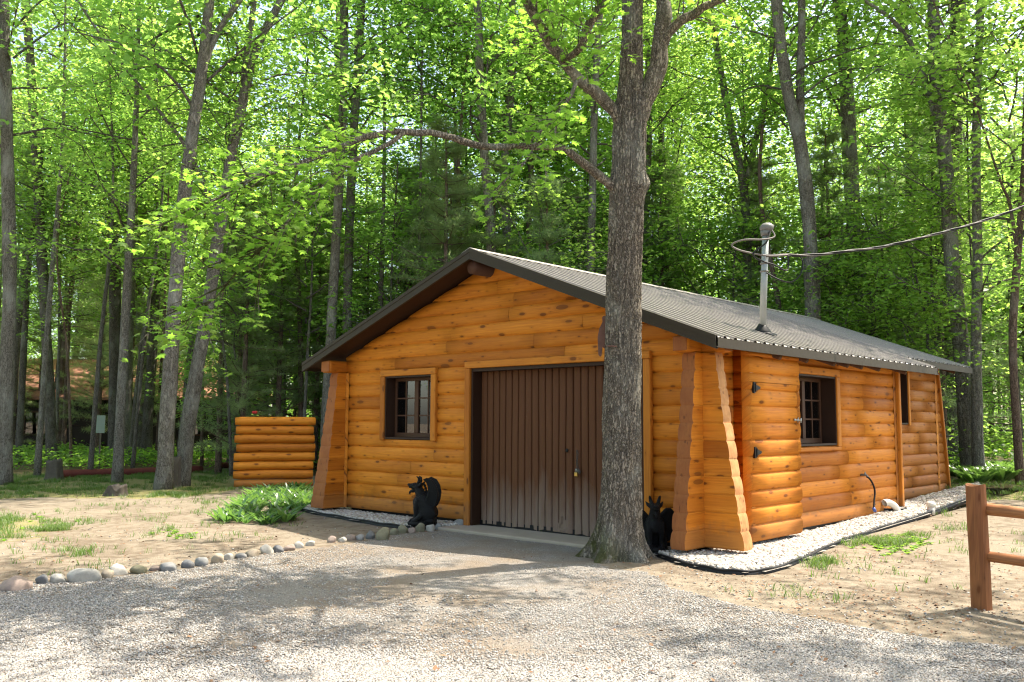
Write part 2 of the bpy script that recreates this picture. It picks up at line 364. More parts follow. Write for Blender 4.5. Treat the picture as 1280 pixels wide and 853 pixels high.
ROCKMATS = [M_stone('rock_'+n, [tuple(x*.8 for x in c), tuple(x*.8 for x in c)], 30, .45) for n, c in (('grey', (.27, .265, .25)), ('tan', (.40, .33, .24)), ('pale', (.46, .43, .37)), ('dark', (.17, .17, .17)), ('pinkish', (.34, .26, .21)), ('olive', (.24, .22, .14)))]
def M_ground():
    b = NB('sandy_soil'); o = b.obj(); at = b.n('ShaderNodeVertexColor', layer_name='zone').outputs[0]
    z = b.n('ShaderNodeSeparateColor', {0: at}).outputs
    n = b.noise(o, 1.3, 6, .65); f = b.noise(o, 30, 5, .7); g = b.noise(o, 7, 4, .6)
    sand = b.mix(n, (.17, .137, .097), (.285, .241, .18)); sand = b.mix(b.math('MULTIPLY', b.ramp(b.math('ADD', b.math('MULTIPLY', g, .5), b.math('MULTIPLY', b.noise(o, .55, 5, .7), .5)), [(.46, 0.0), (.60, 1.0)]), .72), sand, (.10, .072, .048))  # brown humus patches; their dark tone also paints dappled shade onto the dirt
    sand = b.mix(b.math('MULTIPLY', b.ramp(f, [(.5, 0.0), (.7, 1.0)]), .4), sand, (.13, .10, .07))
    grass = b.mix(g, (.12, .135, .035), (.24, .22, .08)); grass = b.mix(b.ramp(f, [(.45, 0.0), (.6, .7)]), grass, (.28, .21, .13))
    forest = b.mix(g, (.07, .05, .025), (.12, .10, .045))
    c = b.mix(b.ramp(b.math('ADD', z[1], b.math('MULTIPLY', b.math('SUBTRACT', g, .5), .9)), [(.4, 0.0), (.62, 1.0)]), sand, grass)
    c = b.mix(b.ramp(b.math('ADD', z[2], b.math('MULTIPLY', b.math('SUBTRACT', g, .5), .6)), [(.35, 0.0), (.6, 1.0)]), c, forest)
    vv = b.vor(o, 70, 'F1')
    h = b.math('ADD', b.math('MULTIPLY', f, .7), b.math('MULTIPLY', g, .8))
    return b.fin(b.bsdf(Base_Color=c, Roughness=.95, Specular_IOR_Level=.15, Normal=b.bump(b.math('ADD', h, b.math('MULTIPLY', vv, .3)), .7, .03)))
SOIL = M_ground()
def M_drive():
    b = NB('gravel_bed'); o = b.obj()
    v = b.n('ShaderNodeTexVoronoi', {'Vector': o, 'Scale': 85.0}); v2 = b.n('ShaderNodeTexVoronoi', {'Vector': o, 'Scale': 150.0})
    s1 = b.n('ShaderNodeSeparateColor', {0: v.outputs[1]}).outputs; s2 = b.n('ShaderNodeSeparateColor', {0: v2.outputs[1]}).outputs
    c1 = b.ramp(s1[0], [(0, (.21, .20, .185)), (.3, (.32, .305, .28)), (.55, (.14, .13, .12)), (.8, (.255, .21, .16)), (1, (.41, .39, .36))])
    c2 = b.ramp(s2[1], [(0, (.22, .205, .185)), (.5, (.32, .29, .255)), (1, (.17, .15, .125))])
    c = b.mix(b.ramp(s1[2], [(.55, 0.0), (.6, 1.0)]), c1, c2)
    n = b.noise(o, .9, 5, .65); n2 = b.noise(o, 45, 4)
    dirt = b.mix(n2, (.17, .125, .085), (.30, .235, .165))
    c = b.mix(b.math('MULTIPLY', b.ramp(n, [(.42, 0.0), (.60, 1.0)]), .8), c, dirt)
    h = b.math('SUBTRACT', 1.0, b.math('MAXIMUM', b.math('MULTIPLY', v.outputs[0], 1.2), b.math('MULTIPLY', v2.outputs[0], .8)))
    return b.fin(b.bsdf(Base_Color=c, Roughness=.9, Specular_IOR_Level=.2, Normal=b.bump(h, .9, .018)))
DRIVE = M_drive()
def M_pebbed():
    b = NB('pebble_bed'); o = b.obj(); v = b.n('ShaderNodeTexVoronoi', {'Vector': o, 'Scale': 28.0})
    s1 = b.n('ShaderNodeSeparateColor', {0: v.outputs[1]}).outputs
    c = b.ramp(s1[0], [(0, (.20, .175, .145)), (.5, (.32, .30, .26)), (1, (.24, .20, .16))])
    return b.fin(b.bsdf(Base_Color=c, Roughness=.9, Normal=b.bump(b.math('SUBTRACT', 1.0, v.outputs[0]), 1.0, .03)))
PEBBED = M_pebbed()

# ------------------------------------------------------------------ ground
def inpoly(x, y, poly):
    x = np.asarray(x, float); y = np.asarray(y, float); r = np.zeros(x.shape, bool); n = len(poly)
    for i in range(n):
        x1, y1 = poly[i][:2]; x2, y2 = poly[(i+1) % n][:2]
        c = ((y1 > y) != (y2 > y)); r ^= c & (x < (x2-x1)*(y-y1)/((y2-y1) if y2 != y1 else 1e-9)+x1)
    return r
def GP(*pts): return [tuple(G(*p)[:2]) for p in pts]
DRIVEPOLY = GP((-120, 752), (0, 734), (53, 730), (105, 726), (170, 718), (250, 708), (330, 695), (390, 686), (450, 678), (500, 669), (540, 664), (578, 660), (586, 657)) \
    + [(-3.8, -.02), (-.8, -.02)] + GP((725, 690), (760, 712), (812, 716), (832, 736), (880, 746), (940, 758), (1000, 769), (1060, 779), (1130, 791), (1200, 801), (1280, 806), (1420, 815)) + [(14, -14), (-14, -18)]
FORESTPOLY = GP((-120, 594), (60, 594), (180, 588), (285, 588)) + [(-11.5, 6), (-8, 9.5), (-1, 11.5)] + GP((1190, 594), (1240, 600), (1300, 600)) + [(25, 14), (120, 60), (60, 300), (-300, 200), (-200, -60), (-60, -30)]
LAWNS = [GP((-150, 596), (290, 588), (292, 614), (220, 624), (120, 622), (30, 622), (-150, 640)), GP((-100, 640), (60, 644), (108, 652), (70, 668), (-100, 690)),
         GP((1195, 602), (1400, 600), (1400, 632), (1225, 622), (1150, 640)), GP((1085, 676), (1150, 668), (1160, 682), (1120, 696), (1090, 692)),
         GP((235, 655), (300, 610), (230, 618)), GP((1010, 706), (1060, 700), (1064, 708), (1020, 714))]
def wob(x, y, s=1.0): return .10*s*fbm(np.asarray(x)*1.7, np.asarray(y)*1.7, 3, 4)
def grid_axis(lo, hi, fine, far):
    a = list(np.arange(lo, hi+1e-6, fine)); s = fine
    r, v = [], hi
    while v < far: s *= 1.25; v += s; r.append(v)
    l, v, s = [], lo, fine
    while v > -far: s *= 1.25; v -= s; l.append(v)
    return np.array(l[::-1]+a+r)
gx = grid_axis(-11, 6.5, .07, 600); gy = grid_axis(-7.5, 7, .07, 600)
X, Y = np.meshgrid(gx, gy); X = X.ravel(); Y = Y.ravel()
Z = gh(X, Y) + np.where((abs(X+3) < 12) & (abs(Y) < 12), .006*fbm(X*6, Y*6, 1, 3), 0)
cab = sstep(-1.0, -.2, Y)*sstep(.8, .2, X)*sstep(-8, -7.1, X)       # flat under the cabin
Z = np.where(cab > 0, np.minimum(Z, Z*(1-cab)+(-.1)*cab), Z)
nx, ny = len(gx), len(gy)
I = np.arange(nx*ny).reshape(ny, nx)
Q = np.stack([I[:-1, :-1].ravel(), I[:-1, 1:].ravel(), I[1:, 1:].ravel(), I[1:, :-1].ravel()], 1)
fx_, fy_ = X[Q].mean(1), Y[Q].mean(1)
isd = inpoly(fx_+wob(fx_, fy_), fy_+wob(fx_+9, fy_), DRIVEPOLY)
zone = np.zeros((len(X), 4), np.float32); zone[:, 3] = 1
for p in LAWNS[:3]:
    for kx, ky in ((0, 0), (.25, 0), (-.25, 0), (0, .25), (0, -.25), (.4, .4), (-.4, -.4)): zone[inpoly(X+kx+wob(X, Y, 6), Y+ky+wob(Y, X, 6), p), 1] += (.145 if p is not LAWNS[1] else .08)
zone[inpoly(X+wob(X, Y, 3), Y, FORESTPOLY), 2] = 1
def sub(name, sel, mat, dz=0):
    f = Q[sel]; u, inv = np.unique(f.ravel(), return_inverse=True)
    me = new_mesh(name, np.stack([X[u], Y[u], Z[u]+dz], 1), inv.reshape(-1, 4), mat, True)
    a = me.color_attributes.new('zone', 'FLOAT_COLOR', 'POINT'); a.data.foreach_set('color', zone[u].ravel())
    return tag(link(name, me), kind='structure')
sub('ground', ~isd, SOIL); sub('driveway', isd, DRIVE)

ICO = None
def ico():
    t = (1+5**.5)/2
    v = np.array([(-1, t, 0), (1, t, 0), (-1, -t, 0), (1, -t, 0), (0, -1, t), (0, 1, t), (0, -1, -t), (0, 1, -t), (t, 0, -1), (t, 0, 1), (-t, 0, -1), (-t, 0, 1)], float)
    f = np.array([(0, 11, 5), (0, 5, 1), (0, 1, 7), (0, 7, 10), (0, 10, 11), (1, 5, 9), (5, 11, 4), (11, 10, 2), (10, 7, 6), (7, 1, 8), (3, 9, 4), (3, 4, 2), (3, 2, 6), (3, 6, 8), (3, 8, 9), (4, 9, 5), (2, 4, 11), (6, 2, 10), (8, 6, 7), (9, 8, 1)])
    return v/np.linalg.norm(v, axis=1)[:, None], f
def ico2():
    v, f = ico(); v = list(map(tuple, v)); c = {}; nf = []
    def mid(a, b):
        k = (min(a, b), max(a, b))
        if k not in c:
            m = np.array(v[a])+np.array(v[b]); v.append(tuple(m/np.linalg.norm(m))); c[k] = len(v)-1
        return c[k]
    for a, b, d in f:
        x, y, z = mid(a, b), mid(b, d), mid(d, a); nf += [(a, x, z), (b, y, x), (d, z, y), (x, y, z)]
    return np.array(v), np.array(nf)
def rot_z(n): 
    a = rng.uniform(0, 2*math.pi, n); return np.cos(a), np.sin(a)
def scatter_stones(name, x, y, z, s, mat, flat=.6, smooth=False, base=ico, rough=.28):
    v, f = base(); n = len(x); nv = len(v)
    A = v[None]*(1+rng.uniform(-rough, rough, (n, nv, 1)))
    A = A*np.stack([s*rng.uniform(.8, 1.35, n), s*rng.uniform(.7, 1.0, n), s*flat*rng.uniform(.7, 1.2, n)], 1)[:, None]
    t = rng.uniform(-.5, .5, n); ct, st = np.cos(t)[:, None], np.sin(t)[:, None]
    A = np.stack([A[..., 0]*ct-A[..., 2]*st, A[..., 1], A[..., 0]*st+A[..., 2]*ct], 2)
    c, s_ = rot_z(n); c, s_ = c[:, None], s_[:, None]
    A = np.stack([A[..., 0]*c-A[..., 1]*s_, A[..., 0]*s_+A[..., 1]*c, A[..., 2]], 2)+np.stack([x, y, z], 1)[:, None]
    F = (f[None]+(np.arange(n)*nv)[:, None, None]).reshape(-1, 3)
    return link(name, new_mesh(name, A.reshape(-1, 3), F, mat, smooth))
# loose stones of the driveway
n = 330000; px = rng.uniform(-40, 1320, n); py = 655+205*rng.uniform(0, 1, n)**.8
dv = FW[None]+RT[None]*((px-640)/FPX)[:, None]-UP[None]*((py-426.5)/FPX)[:, None]
tt = (-.1-CAM[2])/dv[:, 2]; qx, qy = CAM[0]+dv[:, 0]*tt, CAM[1]+dv[:, 1]*tt
k = inpoly(qx+wob(qx, qy)*1.5, qy+wob(qx+9, qy)*1.5, DRIVEPOLY) & (qy < -.45) & (fbm(qx*.7, qy*.7, 2, 3)*1.3+.25*fbm(qx*5, qy*5, 1, 2) < rng.uniform(-.35, .45, n))
k |= (rng.uniform(0, 1, n) < .02) & (qy < -1.0) & (qx > 0)
qx, qy = qx[k], qy[k]
tag(scatter_stones('loose_gravel', qx, qy, gh(qx, qy)+.004, rng.uniform(.0035, .0095, len(qx)), DRIVEST, .65), kind='stuff')

# white pebble bed along the cabin and its plastic edging
EDGE_R = [G(*p) for p in ((806, 690), (822, 697), (850, 707), (880, 714), (905, 718), (932, 720), (958, 718), (985, 710), (1010, 700), (1040, 685), (1065, 675), (1090, 667), (1110, 660), (1128, 655), (1150, 648), (1172, 640), (1200, 630), (1230, 618))]
EDGE_L = [G(*p) for p in ((367, 634), (375, 639), (395, 644), (420, 648), (445, 653), (470, 657), (492, 660), (512, 662))]
PEB_R = [p[:2] for p in EDGE_R]+[(-.3, 11.5), (-.3, .1), (-.7, .1)]
PEB_L = [p[:2] for p in EDGE_L]+[(-4.3, -.5), (-3.9, -.12), (-3.9, .1), (-7.4, .1)]
def bed(name, poly, N):
    xs = [p[0] for p in poly]; ys = [p[1] for p in poly]
    x = rng.uniform(min(xs), max(xs), N); y = rng.uniform(min(ys), max(ys), N)
    k = inpoly(x+.045, y, poly) & inpoly(x-.045, y, poly) & inpoly(x, y-.045, poly) & ~((x < -.02) & (x > -6.78) & (y > .03) & (y < 6.0)) & ~((x < -.52) & (y > 6.0))
    x, y = x[k], y[k]
    zb = np.maximum(ghm(x, y)+.035, -.065)
    return x, y, zb
xa, ya, za = bed('r', PEB_R, 60000); xb, yb, zb = bed('l', PEB_L, 26000)
x = np.concatenate([xa, xb]); y = np.concatenate([ya, yb]); z = np.concatenate([za, zb])+rng.uniform(-.012, .012, len(x)+0 if False else len(xa)+len(xb))
s = rng.uniform(.017, .034, len(x))
tag(scatter_stones('white_pebbles', x, y, z+.006, s, WHITEST, .7, True, ico, .16), kind='stuff')
# sheet under the pebbles
gxs = np.arange(-7.6, 2.2, .1); gys = np.arange(-1.4, 12, .1); A, B = np.meshgrid(gxs, gys); ii = np.arange(A.size).reshape(A.shape)
qq = np.stack([ii[:-1, :-1].ravel(), ii[:-1, 1:].ravel(), ii[1:, 1:].ravel(), ii[1:, :-1].ravel()], 1)
cx, cy = A.ravel()[qq].mean(1), B.ravel()[qq].mean(1)
qq = qq[inpoly(cx, cy, PEB_R) | inpoly(cx, cy, PEB_L)]; u, inv = np.unique(qq.ravel(), return_inverse=True)
tag(link('pebble_bed', new_mesh('pebble_bed', np.stack([A.ravel()[u], B.ravel()[u], np.maximum(ghm(A.ravel()[u], B.ravel()[u])+.03, -.07)], 1), inv.reshape(-1, 4), PEBBED)), kind='structure')
def edging(pts, label):
    m = MB(); p = []
    pts = np.array(pts)
    for i in range(len(pts)-1):
        for t in np.linspace(0, 1, 6)[:-1]: p.append(pts[i]*(1-t)+pts[i+1]*t)
    p = np.array(p+[pts[-1]])
    ker = np.ones(5)/5
    for a in (0, 1): p[2:-2, a] = np.convolve(p[:, a], ker, 'valid')
    p[:, 2] = [max(float(ghm(q[0], q[1])), -.1)+.012+.006*math.sin(i*.9) for i, q in enumerate(p)]
    m.tube(p+np.array([0, 0, .03]), .012, 8); n = len(p)
    T = np.gradient(p[:, :2], axis=0); T /= np.linalg.norm(T, axis=1)[:, None]; Nn = np.stack([-T[:, 1], T[:, 0]], 1)*.005
    v, f = [], []
    for i in range(n):
        for sx, zz in ((1, -.05), (-1, -.05), (-1, .03), (1, .03)): v.append((p[i, 0]+sx*Nn[i, 0], p[i, 1]+sx*Nn[i, 1], p[i, 2]+zz))
        if i: 
            for j in range(4): f.append(((i-1)*4+j, (i-1)*4+(j+1) % 4, i*4+(j+1) % 4, i*4+j))
    m.add(v, f); o = m.build('landscape_edging', EDGEMAT, smooth=True); tag(o, label, 'edging', 'plastic edging round the pebble beds')
edging(EDGE_R, 'black plastic edging curving round white pebbles on the sunny side of the cabin')
edging(EDGE_L, 'black plastic edging of the pebble strip under the small front window')
m = MB(); m.box((-3.98, -.46, -.2), (-.5, .34, -.062)); o = m.build('door_sill_slab', CONC); bevel(o, .02, 2); tag(o, kind='structure')

# ------------------------------------------------------------------ log cabin
CH = 0.2
cabin = thing('log_cabin', 'orange stained log cabin with brown garage door and low metal roof', 'cabin', (0, 0, 0))
RX, RZ, EXR, EXL = -3.42, 3.79, .43, -7.43
SLR = (RZ-2.33)/(EXR-RX); SLL = (RZ-2.36)/(RX-EXL)
def roof_top(x): return RZ-SLR*(x-RX) if x > RX else RZ-SLL*(RX-x)
def log_piece(m, ax, a0f, a1f, pl, out, z0, h, t0=0.0, t1=1.0, bulge=.033, seed=0, nt=9, caps=True):
    """one D-shaped log: runs along axis ax (0=x,1=y) between a0f(z) and a1f(z), face on plane pl, bulging towards out"""
    ts = np.linspace(t0, t1, nt); L0 = a0f(z0+h*.5); L1 = a1f(z0+h*.5)
    if L1-L0 < .02: return
    ns = max(2, int((L1-L0)/.35)+1); us = np.linspace(0, 1, ns); v, uv = [], []
    r0 = random.random()*50
    jit = 1+.10*np.array([noise3(u*(L1-L0)*1.3+seed*7.7, seed*3.1, .5) for u in us])
    for i, u in enumerate(us):
        for t in ts:
            zz = z0+h*t; a = a0f(zz)*(1-u)+a1f(zz)*u
            prof = max(0.0, 1-abs(2*t-1)**2.3)**.55
            b = -bulge+bulge*prof*jit[i]
            if i in (0, ns-1): b -= .004
            p = [a, pl+out*b, zz] if ax == 0 else [pl+out*b, a, zz]
            v.append(p); uv.append((a+r0, t*.24))
    f = []
    flip = (out > 0) ^ (ax == 1)
    for i in range(ns-1):
        for j in range(nt-1):
            q = (i*nt+j, (i+1)*nt+j, (i+1)*nt+j+1, i*nt+j+1); f.append(q[::-1] if flip else q)
    if caps:      # back edges close the ends
        n0 = len(v)
        for i in (0, ns-1):
            for t in (t0, t1):
                zz = z0+h*t; a = a0f(zz) if i == 0 else a1f(zz)
                v.append([a, pl-out*.12, zz] if ax == 0 else [pl-out*.12, a, zz]); uv.append((a+r0, t*.24+.1))
        f.append(tuple(range(nt))+(n0+1, n0)); f.append(tuple((ns-1)*nt+j for j in range(nt))+(n0+3, n0+2))
    m.add(v, f, uv)
def log_wall(m, ax, lo, hi, pl, out, zs, h, openings=(), lof=None, hif=None, joints=True, seed=0):
    for k, z0 in enumerate(zs):
        lf = lof or (lambda z: lo); hf = hif or (lambda z: hi)
        segs = [(lf, hf, 0.0, 1.0)]
        for (oa, ob, za, zb) in openings:
            ns = []
            for (A, B, t0, t1) in segs:
                ba, tb = (za-z0)/h, (zb-z0)/h
                if tb <= t0+.02 or ba >= t1-.02: ns.append((A, B, t0, t1)); continue
                ns.append((A, (lambda z, oa=oa, B=B: min(oa, B(z))), t0, t1)); ns.append(((lambda z, ob=ob, A=A: max(ob, A(z))), B, t0, t1))
                if ba > t0+.05: ns.append(((lambda z, oa=oa: oa), (lambda z, ob=ob: ob), t0, ba))
                if tb < t1-.05: ns.append(((lambda z, oa=oa: oa), (lambda z, ob=ob: ob), tb, t1))
            segs = ns
        for (A, B, t0, t1) in segs:
            zc = z0+h*.5; a, b = A(zc), B(zc)
            cuts = []
            if joints and b-a > 1.6:
                c = a+random.uniform(.25, .75)*(b-a); cuts = [c]
                if b-a > 4.5: cuts = sorted([a+random.uniform(.15, .4)*(b-a), a+random.uniform(.55, .85)*(b-a)])
            pts = [A]+[(lambda z, c=c: c) for c in cuts]+[B]
            for i in range(len(pts)-1):
                f0 = pts[i] if i == 0 else (lambda z, g=pts[i]: g(z)+.0015); f1 = pts[i+1]
                log_piece(m, ax, f0, f1, pl, out, z0, h, t0, t1, seed=seed+k*5+i+int((a+50)*3))
def xl_roof(z): return RX-(RZ-.13-z)/SLL
def xr_roof(z): return RX+(RZ-.13-z)/SLR
# openings: (along0, along1, z0, z1)
OP_W = (-5.74, -4.60, 1.12, 2.12); OP_D = (-3.80, -.79, -.2, 2.16)
zs = [i*CH for i in range(11)]
m = MB(); log_wall(m, 0, -6.8, 0.0, 0.0, -1, zs, CH, [OP_W, OP_D])
zg = [2.2+i*CH for i in range(8)]
for z0 in zg: log_wall(m, 0, 0, 0, 0.0, -1, [z0], CH, [], (lambda z: max(-6.8, xl_roof(z))), (lambda z: min(0.0, xr_roof(z))), seed=40)
m.build('front_wall', LOG, cabin, True)
YB = 6.06; OP_S = (2.42, 3.66, 1.08, 2.08)
m = MB(); log_wall(m, 1, 0.0, YB, 0.0, 1, zs, CH, [OP_S]); log_wall(m, 1, 0.0, YB, 0.0, 1, [2.2], .17, [])
m.build('side_wall', LOG, cabin, True)
XR = -.5; YE = 9.66; OP_R = (6.9, 8.0, 1.385, 2.36)
m = MB(); log_wall(m, 1, YB+.0, YE, XR, 1, [.03+i*.2 for i in range(12)], .2, [OP_R], None, (lambda z: YE+.42*max(0, (2.4-z)/2.2)**1.0))
log_wall(m, 0, XR-.0, 0.0, YB, 1, zs+[2.2], CH, [], joints=False)
m.build('rear_side_wall', LOG2, cabin, True)
m = MB(); log_wall(m, 1, 0, YE, -6.8, -1, zs, CH); log_wall(m, 0, -6.8, XR, YE, 1, zs, CH)
for z0 in zg: log_wall(m, 0, 0, 0, YE, 1, [z0], CH, [], (lambda z: max(-6.8, xl_roof(z))), (lambda z: min(XR, xr_roof(z))), seed=70)
m.build('hidden_wall', LOG, cabin, True)
m = MB(); m.box((-6.65, .3, -.05), (-.65, YE-.15, .0)); m.box((-3.85, 2.6, 0), (-3.75, 2.7, 2.3)); m.build('interior_floor', INTER, cabin)
for lo_, hi_ in (((-6.76, .16, -.15), (-.04, .2, .01)), ((-.08, .2, -.15), (-.06, YB, .01)), ((-6.72, YE-.3, -.15), (-.6, YE-.25, .01))):
    m = MB(); m.box(lo_, hi_); m.build('foundation', BLACKRUB, cabin)

# corner buttresses: log ends stepping outwards toward the ground
def buttress(name, org, d, n, top, bot, th_t, th_b, nlog=11, side=1, label=None):
    """fin from org along unit dir d (2D); thickness towards n"""
    m = MB(); me = MB(); d = np.array(d, float); n = np.array(n, float); nt = 9
    for k in range(nlog):
        v, uv, f, ev = [], [], [], []; r0 = random.random()*40
        for j in range(nt):
            t = j/(nt-1); z = (k+t)*CH; s = 1-z/(nlog*CH)
            ext = top+(bot-top)*s**1.15; th = th_t+(th_b-th_t)*s; pr = max(0.0, 1-abs(2*t-1)**2.3)**.55
            b = .016*(pr-1); e = ext+.007*(pr-1)+.006*noise3(k*3.3, t*2, org[0])
            c0 = np.array(org[:2], float)
            P = [c0-d*.04+n*b*-1*-1*0 + n*0 + (-n)*(-b), c0+d*e+(-n)*(-b), c0+d*e+n*(th+b), c0-d*.04+n*(th+b)]
            for i, p in enumerate(P): v.append((p[0], p[1], z)); uv.append(((0, ext, ext+.3, 2*ext+.3)[i]+r0, t*.24))
        for j in range(nt-1):
            a = j*4; f.append((a, a+1, a+5, a+4)); f.append((a+2, a+3, a+7, a+6))
        f.append((0, 3, 2, 1)); a = (nt-1)*4; f.append((a, a+1, a+2, a+3))
        m.add(v, f, uv)
        v2, f2 = [], []
        for j in range(nt):
            v2 += [v[j*4+1], v[j*4+2]]
            if j: f2.append(((j-1)*2, (j-1)*2+1, j*2+1, j*2))
        me.add(v2, f2)
    o = m.build(name, LOG, cabin, True); recalc(o)
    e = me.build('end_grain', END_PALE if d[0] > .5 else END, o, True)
    if label: o['label'] = label
    return o
buttress('corner_buttress', (0, 0), (0, -1), (-1, 0), .155, .43, .165, .185)
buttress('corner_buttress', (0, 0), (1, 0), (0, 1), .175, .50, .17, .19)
buttress('corner_buttress', (-6.77, 0), (0, -1), (-1, 0), .17, .41, .19, .34)
buttress('corner_buttress', (-6.8, 0), (-1, 0), (0, 1), .17, .45, .17, .2)
def beam_end(a, b, sz):
    m = MB(); lo = np.minimum(a, b)-np.array([0, 0, 0]); hi = np.maximum(a, b)
    m.box(tuple(lo), tuple(hi)); o = m.build('plate_log', LOG, cabin); bevel(o, .045, 4); return o
def end_cap(lo, hi):
    m = MB(); m.box(lo, hi); o = m.build('end_grain', END, cabin); bevel(o, .012, 2)
beam_end((-.205, -.31, 2.2), (.005, .1, 2.395), 0); beam_end((-.1, -.005, 2.2), (.30, .185, 2.33), 0)
beam_end((-7.0, -.34, 2.2), (-6.76, .1, 2.40), 0)
end_cap((-.19, -.315, 2.215), (-.01, -.30, 2.38)); end_cap((.29, .01, 2.215), (.304, .17, 2.318)); end_cap((-6.985, -.345, 2.215), (-6.775, -.33, 2.385))

# trim, windows
def framed(lo, hi, w, d, ax, pl, out, name='window_trim', mat=None, bottom=False, top=True):
    m = MB(); a0, a1, z0, z1 = lo[0], hi[0], lo[1], hi[1]
    def bx(p, q, zz0, zz1, dd=d):
        if ax == 0: m.box((p, min(pl-.03*out, pl+out*dd), zz0), (q, max(pl-.03*out, pl+out*dd), zz1))
        else: m.box((min(pl-.03*out, pl+out*dd), p, zz0), (max(pl-.03*out, pl+out*dd), q, zz1))
    bx(a0-w, a0, z0-.02, z1); bx(a1, a1+w, z0-.02, z1)
    if top: bx(a0-w, a1+w, z1+.0015, z1+w*.95, d+.004)
    if bottom: bx(a0-w, a1+w, z0-.075, z0-.0215, d-.004)
    o = m.build(name, mat or TRIM, cabin); bevel(o, .012, 2); return o
def window(ax, pl, out, a0, a1, z0, z1, depth, cols, rows, leaves, curtain=False, trimw=.1, bottom=False):
    tr = framed((a0, z0), (a1, z1), trimw, .035, ax, pl, out, bottom=bottom)
    def B(m, p, q, d0, d1, zz0, zz1):     # d measured inwards from wall plane
        y0, y1 = sorted((pl-out*d0, pl-out*d1))
        m.box((p, y0, zz0), (q, y1, zz1)) if ax == 0 else m.box((y0, p, zz0), (y1, q, zz1))
    win = MB(); e = .0
    B(win, a0, a0+.025, .0-.012, depth+.05, z0, z1); B(win, a1-.025, a1, -.012, depth+.05, z0, z1); B(win, a0+.025, a1-.025, -.012, depth+.05, z1-.025, z1)
    B(win, a0+.025, a1-.025, -.012, depth+.05, z0, z0+.028)
    win = win.build('window', FRAME, cabin)
    m = MB(); fa, fb, f0, f1 = a0+.025, a1-.025, z0+.028, z1-.025
    B(m, fa, fa+.045, depth, depth+.045, f0, f1); B(m, fb-.045, fb, depth, depth+.045, f0, f1)
    B(m, fa+.045, fb-.045, depth, depth+.045, f1-.05, f1); B(m, fa+.045, fb-.045, depth, depth+.045, f0, f0+.07)
    ia, ib, i0, i1 = fa+.045, fb-.045, f0+.07, f1-.05
    W = (ib-ia)/leaves
    for l in range(leaves):
        if l: B(m, ia+l*W-.045, ia+l*W+.045, depth-.006, depth+.04, i0, i1)
    s = m.build('sash', SASH, win); bevel(s, .004, 1)
    m = MB()
    for l in range(leaves):
        pa = ia+l*W+(.045 if l else 0); pb = ia+(l+1)*W-(.045 if l < leaves-1 else 0)
        for c in range(1, cols): q = pa+(pb-pa)*c/cols; B(m, q-.011, q+.011, depth+.008, depth+.036, i0, i1)
        for r in range(1, rows): q = i0+(i1-i0)*r/rows; B(m, pa, pb, depth+.010, depth+.034, q-.011, q+.011)
    m.build('glazing_bars', SASH, win)
    m = MB(); B(m, ia, ib, depth+.020, depth+.024, i0, i1); m.build('pane', GLASS, win)
    if curtain:
        m = MB(); n = 60; v, f = [], []
        for i in range(n+1):
            q = ia+(ib-ia)*i/n; dd = depth+.13+.025*math.sin(i*1.05)+.012*math.sin(i*2.7)
            yy = pl-out*dd
            for zz in (i0-.05, i1+.02): v.append((q, yy, zz) if ax == 0 else (yy, q, zz))
            if i: f.append((2*i-2, 2*i, 2*i+1, 2*i-1))
        m.add(v, f); o = m.build('curtain', CURTAIN, win, True)
    return win
window(0, 0.0, -1, -5.72, -4.63, 1.13, 2.11, .17, 2, 3, 2, trimw=.105)
window(1, 0.0, 1, 2.43, 3.65, 1.09, 2.07, .20, 2, 3, 2, curtain=True, trimw=.115, bottom=True)
window(1, XR, 1, 6.92, 7.99, 1.39, 2.35, .14, 2, 2, 1, trimw=.085)
# corner boards
m = MB(); m.box((-.02, YB-.01, -.02), (.052, YB+.075, 2.36)); o = m.build('corner_board', TRIM, cabin); bevel(o, .012)
m = MB(); v = []
for z in (.12, 2.42):
    yy = YE+.42*max(0, (2.4-z)/2.2); v += [(XR-.05, yy-.004, z), (XR+.045, yy-.004, z), (XR+.045, yy+.06, z), (XR-.05, yy+.06, z)]
m.add(v, [(3, 2, 1, 0), (4, 5, 6, 7), (0, 1, 5, 4), (1, 2, 6, 5), (2, 3, 7, 6), (3, 0, 4, 7)], [(p[2], p[0]+p[1]) for p in v]); o = m.build('corner_board', TRIM, cabin); bevel(o, .01)

